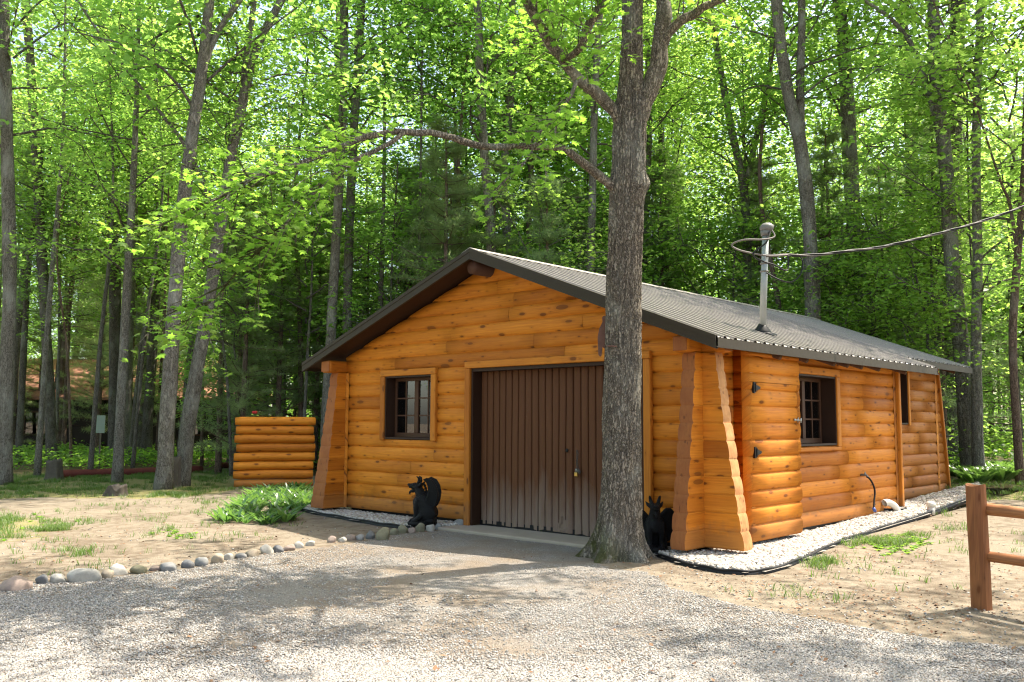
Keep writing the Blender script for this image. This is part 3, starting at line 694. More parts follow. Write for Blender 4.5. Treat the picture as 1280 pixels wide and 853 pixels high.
# garage door
gdf = framed((-3.79, -.08), (-.80, 2.165), .105, .04, 0, 0.0, -1, 'garage_door_trim')
m = MB(); m.box((-3.80, .0, -.08), (-3.755, .25, 2.165)); m.box((-.835, .0, -.08), (-.79, .25, 2.165)); m.box((-3.755, .0, 2.12), (-.835, .25, 2.165)); m.build('door_jamb', FRAME, cabin)
def leaf_panel(x0, x1, yoff, tear=None, seed=0):
    """ribbed brown door leaf with a ragged, frayed lower edge"""
    per = .122; xs, ds = [], []
    n = int((x1-x0)/per)
    prof = [(0, .0), (.05, .0), (.09, -.018), (.2, -.025), (.5, -.028), (.80, -.025), (.91, -.018), (.95, .0)]
    for i in range(n+1):
        for a, d in prof:
            xx = x0+(i+a)*per
            if xx <= x1: xs.append(xx); ds.append(d)
    xs.append(x1); ds.append(0.0)
    zz = np.concatenate([np.linspace(0, .5, 18), np.linspace(.56, 2.13, 22)]); nz = len(zz); v, f = [], []
    for i, (xx, d) in enumerate(zip(xs, ds)):
        bot = -.045+.016*noise3(xx*9, seed, 1)+.02*abs(noise3(xx*3.1, seed, 4))
        for j, z in enumerate(zz):
            k = max(0, 1-z/.5)
            warp = .012*noise3(xx*2.3, z*1.1, seed)+.012*k*noise3(xx*8, z*3, seed+5)
            v.append((xx, yoff+d+warp, bot*k+z))
    for i in range(len(xs)-1):
        for j in range(nz-1):
            if tear is not None:
                cx = (xs[i]+xs[i+1])/2; cz = (zz[j]+zz[j+1])/2
                if cz > .02 and cz < tear[2] and abs(cx-tear[0]) < tear[1]*(1-cz/tear[2]): continue
            f.append((i*nz+j, (i+1)*nz+j, (i+1)*nz+j+1, i*nz+j+1))
    mm = MB(); mm.add(v, f); return mm
gd = thing('garage_door', None, None); gd.parent = cabin; gd['label'] = 'brown ribbed double garage door with ragged faded lower edge'
XM = -2.02
p1 = leaf_panel(-3.75, XM-.004, .185, (-2.2, .075, .2), 1).build('door_leaf', DOORM, gd); so1 = p1.modifiers.new('s', 'SOLIDIFY'); so1.thickness = .004
p2 = leaf_panel(XM+.004, -.84, .165, None, 2).build('door_leaf', DOORM, gd); so2 = p2.modifiers.new('s', 'SOLIDIFY'); so2.thickness = .004
m = MB(); m.box((-3.74, .21, -.03), (-.85, .25, .0)); m.box((-3.74, .21, .0), (-.85, .24, 2.1)); m.build('door_backing', FRAME, gd)
m = MB()     # patch sheet where the leaf is torn
v = [(-2.33, .155, -.04), (-2.06, .150, -.045), (-2.06, .150, .03), (-2.21, .156, .17), (-2.33, .156, .03)]; m.add(v+[(a, b+.006, c) for a, b, c in v], [(0, 1, 2, 3, 4), (9, 8, 7, 6, 5), (0, 5, 6, 1), (1, 6, 7, 2), (2, 7, 8, 3), (3, 8, 9, 4), (4, 9, 5, 0)]); m.build('patch_plate', DOORM, gd)
m = MB()
cx0 = G(690, 560)[0]*0-1.93
for i in range(9):
    z = 1.02-i*.034; a = i % 2; R0 = .018
    th = np.linspace(0, 2*math.pi, 11); c, s = np.cos(th)*.011, np.sin(th)*.021
    pts = np.stack([c if a else c*.2, c*.2 if a else c, s], 1)+np.array([cx0+.006*math.sin(i*1.3), .105, z]); m.tube(pts, .0042, 6, False)
for i in range(3):
    th = np.linspace(0, 2*math.pi, 11); pts = np.stack([np.cos(th)*.012+.02+.012*i, np.sin(th)*.004, np.sin(th)*.02-.01*i], 1)+np.array([cx0, .10, .78]); m.tube(pts, .0042, 6, False)
m.build('chain', CHAIN, gd, True)
m = MB(); m.box((cx0-.03, .075, .70), (cx0+.022, .10, .755)); o = m.build('padlock', BRASS, gd); bevel(o, .008)
m = MB(); m.tube([(cx0-.016, .088, .75), (cx0-.016, .088, .785), (cx0-.004, .088, .80), (cx0+.010, .088, .785), (cx0+.010, .088, .75)], .005, 6); m.build('shackle', STEEL, gd, True)
m = MB(); m.ell((-2.12, .125, 1.03), (.022, .01, .028)); m.build('latch_hole', BLACKIRON, gd, True)

# tool cupboard built on the side wall
ccab = thing('wall_cupboard', None, None); ccab.parent = cabin
XC, Y0C, Y1C = .235, .70, 2.02
m = MB(); log_wall(m, 0, 0.0, XC-.03, Y0C, -1, zs+[2.2], CH, joints=False)
m.build('cupboard_front', LOG, ccab, True)
m = MB(); log_wall(m, 1, Y0C-.004, Y1C, XC, 1, [0, .2, .4], CH, joints=False, seed=3)
m.build('cupboard_side', LOG, ccab, True)
m = MB()
for z0, t0 in ((1.8, .45), (2.0, 0.0), (2.2, 0.0)): log_piece(m, 1, lambda z: Y0C-.004, lambda z: Y1C, XC, 1, z0, CH if z0 < 2.19 else .06, t0, 1.0, seed=int(z0*10))
m.build('cupboard_header', LOG, ccab, True)
m = MB()
for k in range(6):
    log_piece(m, 1, (lambda z: Y0C+.03), (lambda z: Y1C-.10), XC+.006, 1, .6+k*.2, CH, 0.0, 1.0 if k < 5 else 1.0, seed=k+60)
log_piece(m, 1, (lambda z: Y0C+.03), (lambda z: Y1C-.10), XC+.006, 1, 1.8, CH, 0, .42, seed=90)
dr = m.build('cupboard_door', LOG, ccab, True)
for ya, yb in ((Y1C-.092, Y1C), (Y0C-.004, Y0C+.024)):
    m = MB()
    for k in range(7): log_piece(m, 1, (lambda z: ya), (lambda z: yb), XC, 1, .6+k*.2, CH, 0, 1.0 if k < 6 else .44, seed=k+30)
    m.build('door_stile', LOG, ccab, True)
m = MB(); m.box((0.0, Y1C-.1, 0.0), (XC-.045, Y1C-.002, 2.3)); m.build('cupboard_back', LOG, ccab)
for z in (1.05, 1.82):
    m = MB(); x = XC+.012; m.box((x-.02, Y0C+.045, z-.065), (x+.006, Y0C+.085, z+.065)); m.prism([(Y0C+.085, z-.042), (Y0C+.21, z-.011), (Y0C+.21, z+.011), (Y0C+.085, z+.042)], 0, x-.02, x+.006)
    m.tube([(x+.008, Y0C+.085, z-.05), (x+.008, Y0C+.085, z+.05)], .009, 8); m.build('hinge', BLACKIRON, dr)
m = MB(); x = XC+.01; z = 1.44; m.tube([(x, Y1C-.2, z), (x+.006, Y1C-.02, z-.004)], .009, 8); m.tube([(x, Y1C-.11, z-.03), (x+.004, Y1C-.11, z+.03)], .008, 8); m.tube([(x, Y1C-.03, z-.035), (x+.006, Y1C-.03, z+.025)], .011, 8); m.ell((x+.004, Y1C-.2, z), (.014, .016, .016)); m.build('latch', STEEL, dr, True)

# roof
def roof_sheet(m, y0, y1, xe, slope, sign, th=.035):
    per = .23; prof = [(0, 0), (.22, 0), (.27, .007), (.35, .007), (.40, 0), (.62, 0), (.69, .024), (.87, .024), (.94, 0)]
    ys, ds = [], []; i = 0; y = y0
    while True:
        done = False
        for a, d in prof:
            yy = y0+(i+a)*per
            if yy > y1: done = True; break
            ys.append(yy); ds.append(d)
        if done: break
        i += 1
    ys.append(y1); ds.append(0)
    us = np.linspace(0, 1, 26); v = []
    for yy, d in zip(ys, ds):
        for u in us:
            x = RX+(xe-RX)*u; z = RZ-slope*abs(x-RX)+.006*noise3(yy*.9, u*6, 2.0)*math.sin(math.pi*u)
            v.append((x, yy, z+d))
    n = len(us); f = []
    for i in range(len(ys)-1):
        for j in range(n-1):
            q = (i*n+j, i*n+j+1, (i+1)*n+j+1, (i+1)*n+j); f.append(q if sign > 0 else q[::-1])
    m.add(v, f)
roof = thing('roof', None, None); roof.parent = cabin
YF, YM, YR, EXB = -.4, 6.8, 10.62, -.10
m = MB(); roof_sheet(m, YF, YM, EXR, SLR, 1); roof_sheet(m, YM, YR, EXB, SLR, 1); roof_sheet(m, YF, YR, EXL, SLL, -1)
m.build('metal_sheet', ROOF, roof, False)
def slab(m, xa, xb, y0, y1, zo0, zo1):
    v = []
    for y in (y0, y1):
        for x, zo in ((xa, zo0), (xb, zo0), (xb, zo1), (xa, zo1)): v.append((x, y, roof_top(x)+zo))
    m.add(v, [(3, 2, 1, 0), (4, 5, 6, 7), (0, 1, 5, 4), (1, 2, 6, 5), (2, 3, 7, 6), (3, 0, 4, 7)], [(p[1], p[0]) for p in v])
m = MB(); slab(m, RX, EXR-.02, YF+.02, YM-.02, -.075, -.008); slab(m, RX, EXB-.02, YM-.02, YR-.02, -.075, -.008); slab(m, EXL+.02, RX, YF+.02, YR-.02, -.075, -.008); m.build('roof_deck', SOFFIT, roof)
m = MB()     # rake and eave trim
for (xa, xb) in ((RX+.001, EXR), (EXL, RX-.001)):
    slab(m, xa, xb, YF-.022, YF+.018, -.125, .012); slab(m, xa, xb, YF-.030, YF+.012, -.03, .022); slab(m, xa, xb, YF-.026, YF+.012, -.128, -.10)
slab(m, EXB+.02, EXR, YM-.018, YM+.012, -.10, .012); slab(m, RX, EXB, YR-.018, YR+.012, -.11, .012)
for xe, y0, y1, s in ((EXR, YF, YM, 1), (EXB, YM+.013, YR, 1), (EXL, YF, YR, -1)):
    z = roof_top(xe); m.box((min(xe, xe-s*.018), y0-.02, z-.105), (max(xe, xe-s*.018), y1+.01, z-.003)); m.box((min(xe+s*.008, xe-s*.018), y0-.02, z-.112), (max(xe+s*.008, xe-s*.018), y1+.01, z-.100))
m.build('metal_fascia', FASCIA, roof)
m = MB(); m.box((EXR-.03, YM+.012, roof_top(EXR)-.085), (EXR-.0, YM+.026, roof_top(EXR)-.005)); m.build('fascia_end', END, roof)
m = MB()
for s, sl in ((1, SLR), (-1, SLL)):
    v = []
    for y in (YF-.02, YR): v += [(RX, y, RZ+.034), (RX+s*.16, y, RZ+.034-sl*.16), (RX+s*.16, y, RZ+.026-sl*.16), (RX, y, RZ+.026)]
    m.add(v, [(0, 1, 5, 4), (3, 2, 6, 7), (1, 2, 6, 5), (0, 3, 2, 1), (4, 5, 6, 7)])
m.build('ridge_cap', ROOFCAP, roof)
m = MB(); m.tube([(RX-.02, -.345, RZ-.235), (RX-.02, 6.5, RZ-.235)], .098, 20); m.build('ridge_log', BROWNEND, roof, True)
for x, y in ((-.11, 1.9), (-.11, 1.35), (-.11, 2.85), (-.11, 3.5), (-.11, 4.2), (-.11, 5.0), (-.11, 5.75)):
    pass
for y in (1.30, 2.05, 2.9, 3.35, 3.85, 4.5, 5.6):
    m = MB(); z = roof_top(.33)-.155; m.tube([(-.15, y, z+SLR*.48), (.33, y, z)], .042, 12); m.build('rafter_tail', BROWNEND, roof, True)
for y in (6.95, 7.9, 8.85, 9.8):
    m = MB(); z = roof_top(-.2)-.15; m.tube([(-.7, y, z+SLR*.5), (-.2, y, z)], .04, 12); m.build('rafter_tail', BROWNEND, roof, True)

# ------------------------------------------------------------------ foliage tools
def norm(a): return a/(np.linalg.norm(a, axis=-1, keepdims=True)+1e-9)
def leaves_mesh(name, C, N, U, S, mat, shape='oval'):
    """one small leaf per row: base C, face normal N, pointing along U, length S"""
    N = norm(N); U = norm(U-N*(U*N).sum(1, keepdims=True)); B = np.cross(N, U); n = len(C)
    if shape == 'oval':
        T = np.array([(0, 0, 0), (.34, .42, .07), (0, 1, -.06), (-.34, .42, .07)]); F = np.array([(0, 1, 2, 3)])
    elif shape == 'needle':
        T = np.array([(-.024, 0, 0), (.024, 0, 0), (0, 1, -.05)]); F = np.array([(0, 1, 2)])
    elif shape == 'blade':
        T = np.array([(-.035, 0, 0), (.035, 0, 0), (.03, .55, .02), (0, 1, -.14), (-.03, .55, .02)]); F = np.array([(0, 1, 2, 4)]); F = np.array([(0, 1, 4), (1, 2, 4), (2, 3, 4)])
    elif shape == 'lance':
        T = np.array([(0, 0, 0), (.09, .3, .03), (.105, .6, .025), (0, 1, -.12), (-.105, .6, .025), (-.09, .3, .03), (0, .5, 0)]); F = np.array([(0, 1, 6), (1, 2, 6), (2, 3, 6), (3, 4, 6), (4, 5, 6), (5, 0, 6)])
    else:        # five lobed maple leaf
        h = [(.0, 0), (.26, -.10), (.22, .10), (.55, .24), (.30, .40), (.40, .66), (.13, .60), (0, 1.0)]
        P = h+[(-a, b) for a, b in h[-2:0:-1]]
        T = np.array([(a, b, -.22*(a*a*1.6+(b-.35)**2)) for a, b in P]+[(0, .35, .05)]); k = len(P)
        F = np.array([(i, (i+1) % k, k) for i in range(k)])
    V_ = C[:, None]+S[:, None, None]*(T[None, :, 0:1]*B[:, None]+T[None, :, 1:2]*U[:, None]+T[None, :, 2:3]*N[:, None])
    FF = (F[None]+(np.arange(n)*len(T))[:, None, None]).reshape(-1, F.shape[1])
    return new_mesh(name, V_.reshape(-1, 3), FF, mat, False)
def rand_dirs(n, up=1.0, spread=.6):
    v = rng.normal(0, spread, (n, 3)); v[:, 2] = np.abs(v[:, 2])*.4+up; return norm(v)
def spray_leaves(centres, per, rad, thick, size, droop=.25, tilt=.55):
    n = len(centres)*per; c = np.repeat(centres, per, 0); a = rng.uniform(0, 2*math.pi, n); r = np.repeat(np.broadcast_to(rad, (len(centres),)), per)*np.sqrt(rng.uniform(0, 1, n))
    sl = np.repeat(rng.normal(0, .25, (len(centres), 2)), per, 0)
    off = np.stack([np.cos(a)*r, np.sin(a)*r, rng.normal(0, thick, n)], 1); off[:, 2] += (off[:, :2]*sl).sum(1)-droop*r*r
    N = rand_dirs(n, 1.0, tilt); U = np.stack([np.cos(a)+rng.normal(0, .7, n), np.sin(a)+rng.normal(0, .7, n), rng.normal(-.3, .25, n)], 1)
    return c+off, N, U, rng.uniform(.7, 1.25, n)*size
def broad_crown(name, H, Rr, nl, seed, mat, per=30, leaf=.15, low=.0, limb_r=.034):
    """limbs + crown of a broadleaf tree; z=0 is the crown's foot, axis vertical"""
    global rng
    keep = rng; rng = np.random.default_rng(seed); m = MB(); cs = []
    for i in range(nl):
        z0 = H*(low+(1-low)*(i+.5)/nl*.86); a = i*2.4+rng.normal(0, .5)
        L = Rr*(.55+.6*math.sin(math.pi*min(1, .18+.8*z0/H)))*rng.uniform(.65, 1.2); up = rng.uniform(.35, 1.0)+.3*z0/H
        p = np.array([0, 0, z0]); d = np.array([math.cos(a), math.sin(a), up]); d /= np.linalg.norm(d); pts = [p]
        for s in range(6):
            d = d+rng.normal(0, .16, 3)+np.array([0, 0, -.04]); d /= np.linalg.norm(d); p = p+d*L/6; pts.append(p)
        m.tube(pts, np.linspace(limb_r*(1-.6*z0/H), .008, 7), 5, False)
        for s in range(2, 7):
            for k in range(2 if s < 6 else 3):
                q = pts[s]+np.array([rng.normal(0, .42), rng.normal(0, .42), rng.normal(.05, .25)])*(.6+.5*Rr/3)
                cs.append(q)
                if rng.uniform() < .5: m.tube([pts[s], (pts[s]+q)/2+rng.normal(0, .05, 3), q], [.012, .008, .003], 4, False)
    cs = np.array(cs); C, N, U, S = spray_leaves(cs, per, rng.uniform(.35, .75, len(cs)), .09, leaf)
    r = (m.mesh(name+'_limbs', BARKD, True), leaves_mesh(name+'_crown', C, N, U, S, mat)); rng = keep; return r
def pine_crown(name, H, Rr, seed, dead=0.0):
    global rng
    keep = rng; rng = np.random.default_rng(seed); m = MB(); C, U = [], []
    z = .3
    while z < H-.2:
        for k in range(rng.integers(3, 6)):
            a = rng.uniform(0, 6.28); L = Rr*(1-(z/H)**1.3)*rng.uniform(.6, 1.15)+.15; p = np.array([0, 0, z+rng.normal(0, .06)]); d = np.array([math.cos(a), math.sin(a), rng.uniform(-.08, .28)]); pts = [p]
            for s in range(5): d = d+rng.normal(0, .1, 3)+np.array([0, 0, .03]); d /= np.linalg.norm(d); p = p+d*L/5; pts.append(p)
            m.tube(pts, np.linspace(.018, .004, 6), 4, False)
            if z < dead*H: continue
            for s in range(1, 6):
                for side in range(3):
                    t0 = pts[s-1]*(1-.33*side)+pts[s]*.33*side
                    sd = np.cross(d, (0, 0, 1))*rng.choice([-1, 1])*rng.uniform(.4, 1)+d*rng.uniform(.3, .8)+np.array([0, 0, rng.uniform(0, .3)]); sd /= np.linalg.norm(sd)
                    l2 = rng.uniform(.12, .42)
                    for q in np.linspace(.35, 1, 3): C.append(t0+sd*l2*q); U.append(sd)
        z += rng.uniform(.28, .5)
    C, U = np.array(C), np.array(U); per = 13
    C2 = np.repeat(C, per, 0); U2 = norm(np.repeat(U, per, 0)*.55+rng.normal(0, .6, (len(C2), 3))); N2 = rng.normal(0, 1, (len(C2), 3))
    r = (m.mesh(name+'_limbs', BARKP, True), leaves_mesh(name+'_needles', C2, N2, U2, rng.uniform(.12, .2, len(C2)), NEEDLE, 'needle')); rng = keep; return r
CANOPY = [broad_crown('canopy%d' % i, 10.5, 3.2, 24, 100+i, LEAF, 19, .165) for i in range(3)]
UNDER = [broad_crown('under%d' % i, 5.5, 2.0, 15, 200+i, LEAF, 21, .125, .05, .03) for i in range(3)]
PINES = [pine_crown('pine%d' % i, 8.5, 1.9, 300+i, .12*i) for i in range(3)]

# ------------------------------------------------------------------ forest trees
def trunk_mesh(pts, rad, mat, n=12, name='trunk', forks=(), rough=.06):
    """pts are relative to the base"""
    m = MB(); pts = np.array(pts, float)
    def dense(P, Rd, k=5):
        P = np.array(P, float); Rd = np.array(Rd, float); t = np.linspace(0, len(P)-1, (len(P)-1)*k+1); i = np.minimum(t.astype(int), len(P)-2); f = (t-i)[:, None]
        p0 = P[np.maximum(i-1, 0)]; p1 = P[i]; p2 = P[i+1]; p3 = P[np.minimum(i+2, len(P)-1)]
        q = .5*((2*p1)+(-p0+p2)*f+(2*p0-5*p1+4*p2-p3)*f*f+(-p0+3*p1-3*p2+p3)*f**3)
        return q, np.interp(t, range(len(Rd)), Rd)
    P, Rd = dense(pts, rad); Rd = Rd*(1+rough*noise3(P[:, 2]*2.3, 0.5, rad[0]*90)); Rd[0] *= 1.25; Rd[1] *= 1.1
    m.tube(P, Rd, n, True, .10)
    for fp, fr in forks:
        P, Rd = dense(fp, fr); m.tube(P, Rd, max(7, n-3), True, .10)
    return m.mesh(name, mat, True)
NTREE = [0]
def forest_tree(name, label, cat, base, pts, rad, bark, crowns, group=None, forks=()):
    """crowns: list of (variant, height along local z, scale, z-scale, lean offset xy)"""
    b = np.array([base[0], base[1], float(ghm(base[0], base[1]))-.06])
    t = thing(name, label, cat, b, 0, group)
    link('trunk', trunk_mesh(np.array(pts)-b, rad, bark, forks=[(np.array(p)-b, r) for p, r in forks]), t)
    for (var, org, s, zs) in crowns:
        o = np.array(org)-b; rz = random.random()*6.28
        link('limbs', var[0], t, o, (0, 0, rz), (s, s, s*zs)); link('crown', var[1], t, o, (0, 0, rz), (s, s, s*zs))
    return t
def traced(label, path, w0, w1, bark=None, depth=None, top=17.0, fork=None, crown=None, name='deciduous_tree', cat='tree', extra=None, cs=1.0, low=6.0, group=None):
    """path: pixels from foot upward; continues above the frame to height top"""
    base = G(*path[0]) if depth is None else P3(path[0][0], path[0][1], depth)
    if depth is not None:
        base = P3(*path[0], depth); base[2] = float(ghm(base[0], base[1]))
    d = float((base-CAM)@FW)
    k = d/FPX/2
    P = [base]+[P3(x, y, d) for x, y in path[1:]]
    P[0] = base-np.array([0, 0, .06])
    rad = list(np.linspace(w0*k, w1*k, len(P)))
    dirn = P[-1]-P[-2]; dirn = dirn/np.linalg.norm(dirn); dirn[2] = max(dirn[2], .8)
    while P[-1][2] < top and len(P) < 14:
        dirn = dirn+rng.normal(0, .05, 3); dirn[2] = max(dirn[2], .85); P.append(P[-1]+dirn*2.2); rad.append(rad[-1]*.8)
    fk = []
    if fork:
        for i0, fp, fw0, fw1 in fork:
            q = [P[i0]]+[P3(x, y, d+.1) for x, y in fp]; r_ = list(np.linspace(fw0*k, fw1*k, len(q)))
            dd = norm(q[-1]-q[-2])
            while q[-1][2] < top-2 and len(q) < 9 and dd[2] > .5: q.append(q[-1]+dd*2.2+rng.normal(0, .12, 3)); r_.append(r_[-1]*.78)
            fk.append((q, r_))
    PA = np.array(P); axis = lambda h: np.array([np.interp(h, PA[:, 2], PA[:, 0]), np.interp(h, PA[:, 2], PA[:, 1]), h])
    cr = []
    for (v, h, s, zs) in (crown if crown is not None else [(CANOPY[len(label) % 3], low, cs, 1.0)]): cr.append((v, axis(h), s, zs))
    return forest_tree(name, label, cat, base, P, rad, bark or BARK, cr, group, fk)
A_, B_, C_ = CANOPY; U_, D_, W_ = UNDER
traced('tall grey trunk at the left edge of the photo, lichen flecked', [(4, 606), (8, 480), (12, 360), (9, 180), (4, 0)], 19, 13, crown=[(A_, 7.5, 1.0, 1)])
traced('dark leaning trunk just behind the leftmost grey trunk', [(66, 582), (58, 420), (48, 240), (38, 80), (32, 0)], 13, 10, BARKD, crown=[(B_, 7, .9, 1), (U_, 4, .9, 1)])
traced('dark upright trunk joined at the foot to a paler twin behind the red log', [(143, 578), (144, 430), (142, 250), (136, 110), (128, 0)], 15, 11, BARKD, crown=[(C_, 7, 1.0, 1)])
traced('straight grey twin trunk touching the dark trunk to its left, behind the red log', [(156, 580), (158, 440), (164, 300), (166, 160), (160, 0)], 17, 12, crown=[(A_, 8, 1.0, 1)])
traced('slanting trunk with a broken stub fork left of the two big front trunks', [(176, 574), (182, 460), (172, 350), (182, 230), (188, 120), (190, 0)], 17, 11, crown=[(B_, 7.5, 1.0, 1)], fork=[(2, [(164, 318), (156, 290)], 9, 5)])
traced('big upright grey trunk at the lawn edge, left one of the close pair', [(204, 612), (212, 480), (222, 330), (236, 200), (252, 90), (262, 0)], 20, 12, crown=[(C_, 8, 1.15, 1)], fork=[(4, [(272, 40), (300, 0), (330, -60)], 9, 6)])
traced('leaning forked trunk with a sawn stump at its foot, left of the log screen', [(226, 608), (240, 500), (260, 385), (275, 285), (292, 180), (318, 70), (352, 0)], 19, 9, crown=[(A_, 8.5, 1.0, 1), (U_, 6.5, .9, .9)], fork=[(3, [(268, 262), (255, 230), (230, 180), (200, 140)], 9, 4), (4, [(302, 150), (306, 90), (318, 0)], 10, 7)])
traced('dark shaded trunk standing deep behind the pale leaning pair', [(190, 560), (196, 430), (204, 300), (214, 150), (222, 0)], 15, 11, BARKD, crown=[(B_, 8, 1, 1)])
traced('reddish bare-branched pine trunk rising beside the left roof eave', [(404, 560), (409, 440), (413, 340), (417, 230), (421, 120), (424, 0)], 10, 8, BARKP, crown=[(PINES[2], 5.2, 1.0, 1)], name='pine_tree', top=14)
traced('grey trunk half hidden by needles right of the reddish pine', [(432, 560), (434, 400), (438, 250), (446, 100), (452, 0)], 12, 10, depth=26, crown=[(C_, 9, 1, 1)])
traced('slim trunk behind the roof peak, left of a parallel pair', [(616, 560), (614, 320), (606, 200), (600, 100), (596, 0)], 13, 10, depth=24, crown=[(A_, 8.5, 1, 1)])
traced('slim grey trunk behind the roof peak, right one of the parallel pair', [(634, 560), (634, 320), (630, 220), (638, 120), (640, 0)], 12, 9, depth=26, crown=[(B_, 9, 1, 1)])
traced('thin straight trunk above the ridge, midway between the pair and the maple', [(662, 560), (660, 330), (664, 220), (662, 120), (668, 0)], 8, 6, BARKP, depth=27, crown=[(U_, 7, 1.2, 1)])
traced('thin pale trunk above the ridge with a slight kink', [(676, 560), (676, 330), (674, 230), (682, 100), (686, 0)], 9, 7, depth=29, crown=[(C_, 9, .9, 1)])
traced('pale slim trunk just left of the big maple above the roof', [(734, 560), (738, 340), (741, 220), (744, 110), (752, 0)], 11, 8, depth=24, crown=[(A_, 8, .9, 1)])
traced('slim leaning trunk just right of the big maple above the roof', [(800, 560), (806, 320), (810, 220), (812, 120), (806, 0)], 8, 7, depth=28, crown=[(B_, 8, .9, 1)])
traced('narrow trunk left of the service mast, forked high up', [(934, 560), (934, 330), (930, 240), (912, 150), (896, 60), (886, 0)], 12, 7, BARK, depth=26, crown=[(C_, 8, 1, 1)], fork=[(2, [(948, 160), (962, 90), (968, 0)], 8, 6)])
traced('long double-stemmed trunk behind the service mast, both stems rising to the top', [(1020, 570), (1016, 400), (1012, 290), (1002, 190), (984, 110), (972, 20)], 21, 13, depth=22, crown=[(A_, 9, 1, 1)], fork=[(3, [(1000, 110), (1002, 0)], 12, 9)])
traced('thick grey trunk right of the double-stemmed tree, behind the cable', [(1086, 570), (1080, 400), (1066, 260), (1060, 140), (1052, 30)], 23, 15, depth=24, crown=[(B_, 9, 1.1, 1)])
traced('dark slim trunk leaning behind the rear roof, between two thick trunks', [(1142, 570), (1134, 330), (1140, 220), (1132, 80), (1126, 0)], 17, 12, BARKD, depth=27, crown=[(C_, 9, 1, 1)])
traced('stout dark trunk rising behind the rear roof corner', [(1190, 575), (1192, 420), (1190, 250), (1194, 100), (1198, 0)], 28, 18, BARKD, depth=23, crown=[(A_, 9, 1.1, 1)])
traced('lichen spotted trunk touching the stout dark one by the rear roof corner', [(1212, 570), (1204, 460), (1190, 330), (1182, 200), (1170, 100), (1166, 0)], 22, 13, depth=20.5, crown=[(B_, 8.5, 1, 1)], fork=[(3, [(1150, 80), (1120, 30), (1080, 0)], 8, 4)])
traced('slim straight trunk just right of the lichen spotted one', [(1222, 566), (1220, 440), (1222, 320), (1220, 180), (1226, 0)], 14, 9, depth=20, crown=[(C_, 8, .9, 1)])
traced('thin crooked trunk at the right edge behind the cable', [(1274, 570), (1266, 440), (1272, 320), (1280, 220), (1284, 100)], 10, 8, BARKP, depth=19, crown=[(W_, 4.5, 1.2, 1)], fork=[(2, [(1262, 255), (1250, 225)], 5, 3)])
traced('grey lichened trunk directly behind the left corner buttress', [(406, 596), (409, 500), (413, 430), (420, 300), (428, 150), (430, 0)], 14, 10, crown=[(B_, 8.5, 1.1, 1)])
thin = [('thin pole trunk left of the red log', 23, 580, 36, 330, 9), ('thin bare trunk leaning right above the weathered red-log stump', 74, 572, 96, 300, 9), ('pale thin trunk leaning right of the weathered stump', 92, 566, 104, 330, 7),
        ('thin dark pole between the twin trunks and the slanting trunk', 128, 565, 136, 320, 6), ('thin dark pole beside the log screen seen over its top', 318, 560, 326, 300, 8), ('slender pole behind the left end of the log screen', 284, 560, 292, 300, 9),
        ('reddish thin trunk behind the leaning forked tree', 254, 565, 270, 280, 8), ('slender pole behind the right end of the log screen', 372, 560, 376, 300, 12), ('thin pale pole near the left buttress behind the log screen', 394, 560, 392, 260, 9)]
for i, (lb, x0, y0, x1, y1, wd) in enumerate(thin):
    traced(lb, [(x0, y0), ((x0+x1)/2+rng.normal(0, 2), (y0+y1)/2), (x1, y1)], wd, wd*.7, BARKP if i % 2 else BARKD, top=10.5, crown=[(PINES[i % 3], 5.0, .8, .9)], name='pine_tree')

# trees farther back and beside: each its own tree
def fill_tree(kind, x, y, group, label, s=1.0):
    b = np.array([x, y, float(ghm(x, y))-.06])
    if kind == 'pine':
        H = 8.5*s; t = thing('pine_tree', label, 'tree', b, 0, group); v = PINES[rng.integers(0, 3)]; z0 = rng.uniform(-.2, 1.2)
        link('trunk', trunk_mesh([(0, 0, 0), (.05, 0, H*.4), (0, .05, H*.8), (0, 0, H+z0)], [.09*s, .07*s, .04*s, .015], BARKP, 8), t)
    elif kind == 'pole':
        H = rng.uniform(11, 15)*s; t = thing('deciduous_tree', label, 'tree', b, 0, group); v = UNDER[rng.integers(0, 3)]; z0 = H-5.0; l = rng.normal(0, .4, 4); r = rng.uniform(.05, .1)
        link('trunk', trunk_mesh([(0, 0, 0), (l[0]*.4, l[1]*.4, H*.3), (l[0], l[1], H*.6), (0, 0, H-.5)], [r, r*.85, r*.6, .02], (BARK, BARKD, BARKP)[rng.integers(0, 3)], 8), t)
    else:
        big = kind == 'tall'; H = (rng.uniform(15, 18) if big else rng.uniform(5.5, 8.5))*s
        t = thing('deciduous_tree' if big else 'young_tree', label, 'tree', b, 0, group); v = (CANOPY if big else UNDER)[rng.integers(0, 3)]; z0 = H-(10.5 if big else 5.5)*s
        l = rng.normal(0, .35, 4)*(1 if big else .5); r = rng.uniform(.11, .2) if big else rng.uniform(.03, .06)
        link('trunk', trunk_mesh([(0, 0, 0), (l[0]*.4, l[1]*.4, H*.3), (l[0], l[1], H*.6), (0, 0, H-.5)], [r, r*.85, r*.6, .02], BARK if rng.uniform() < .5 else BARKD, 9), t)
    rz = random.random()*6.28
    link('limbs', v[0], t, (0, 0, z0), (0, 0, rz), s); link('crown', v[1], t, (0, 0, z0), (0, 0, rz), s)
def at(px, d): 
    p = P3(px, 530, d); return p[0], p[1]
def clear(x, y): return not (-8.6 < x < 1.5 and -2 < y < 12.0)
GR = {'pine': ('dark green young pines massed behind the cabin and log screen', 'young dark green pine among the forest trunks behind the clearing'),
      'young': ('leafy saplings growing under the tall forest trees', 'leafy green sapling growing beneath the tall forest trees'),
      'pole': ('slim pole trunks between the larger forest trees', 'slim bare-stemmed tree with a small high crown among the larger forest trees'),
      'tall': ('tall leafy trees deep in the forest', 'tall leafy tree standing deep in the forest beyond the clearing')}
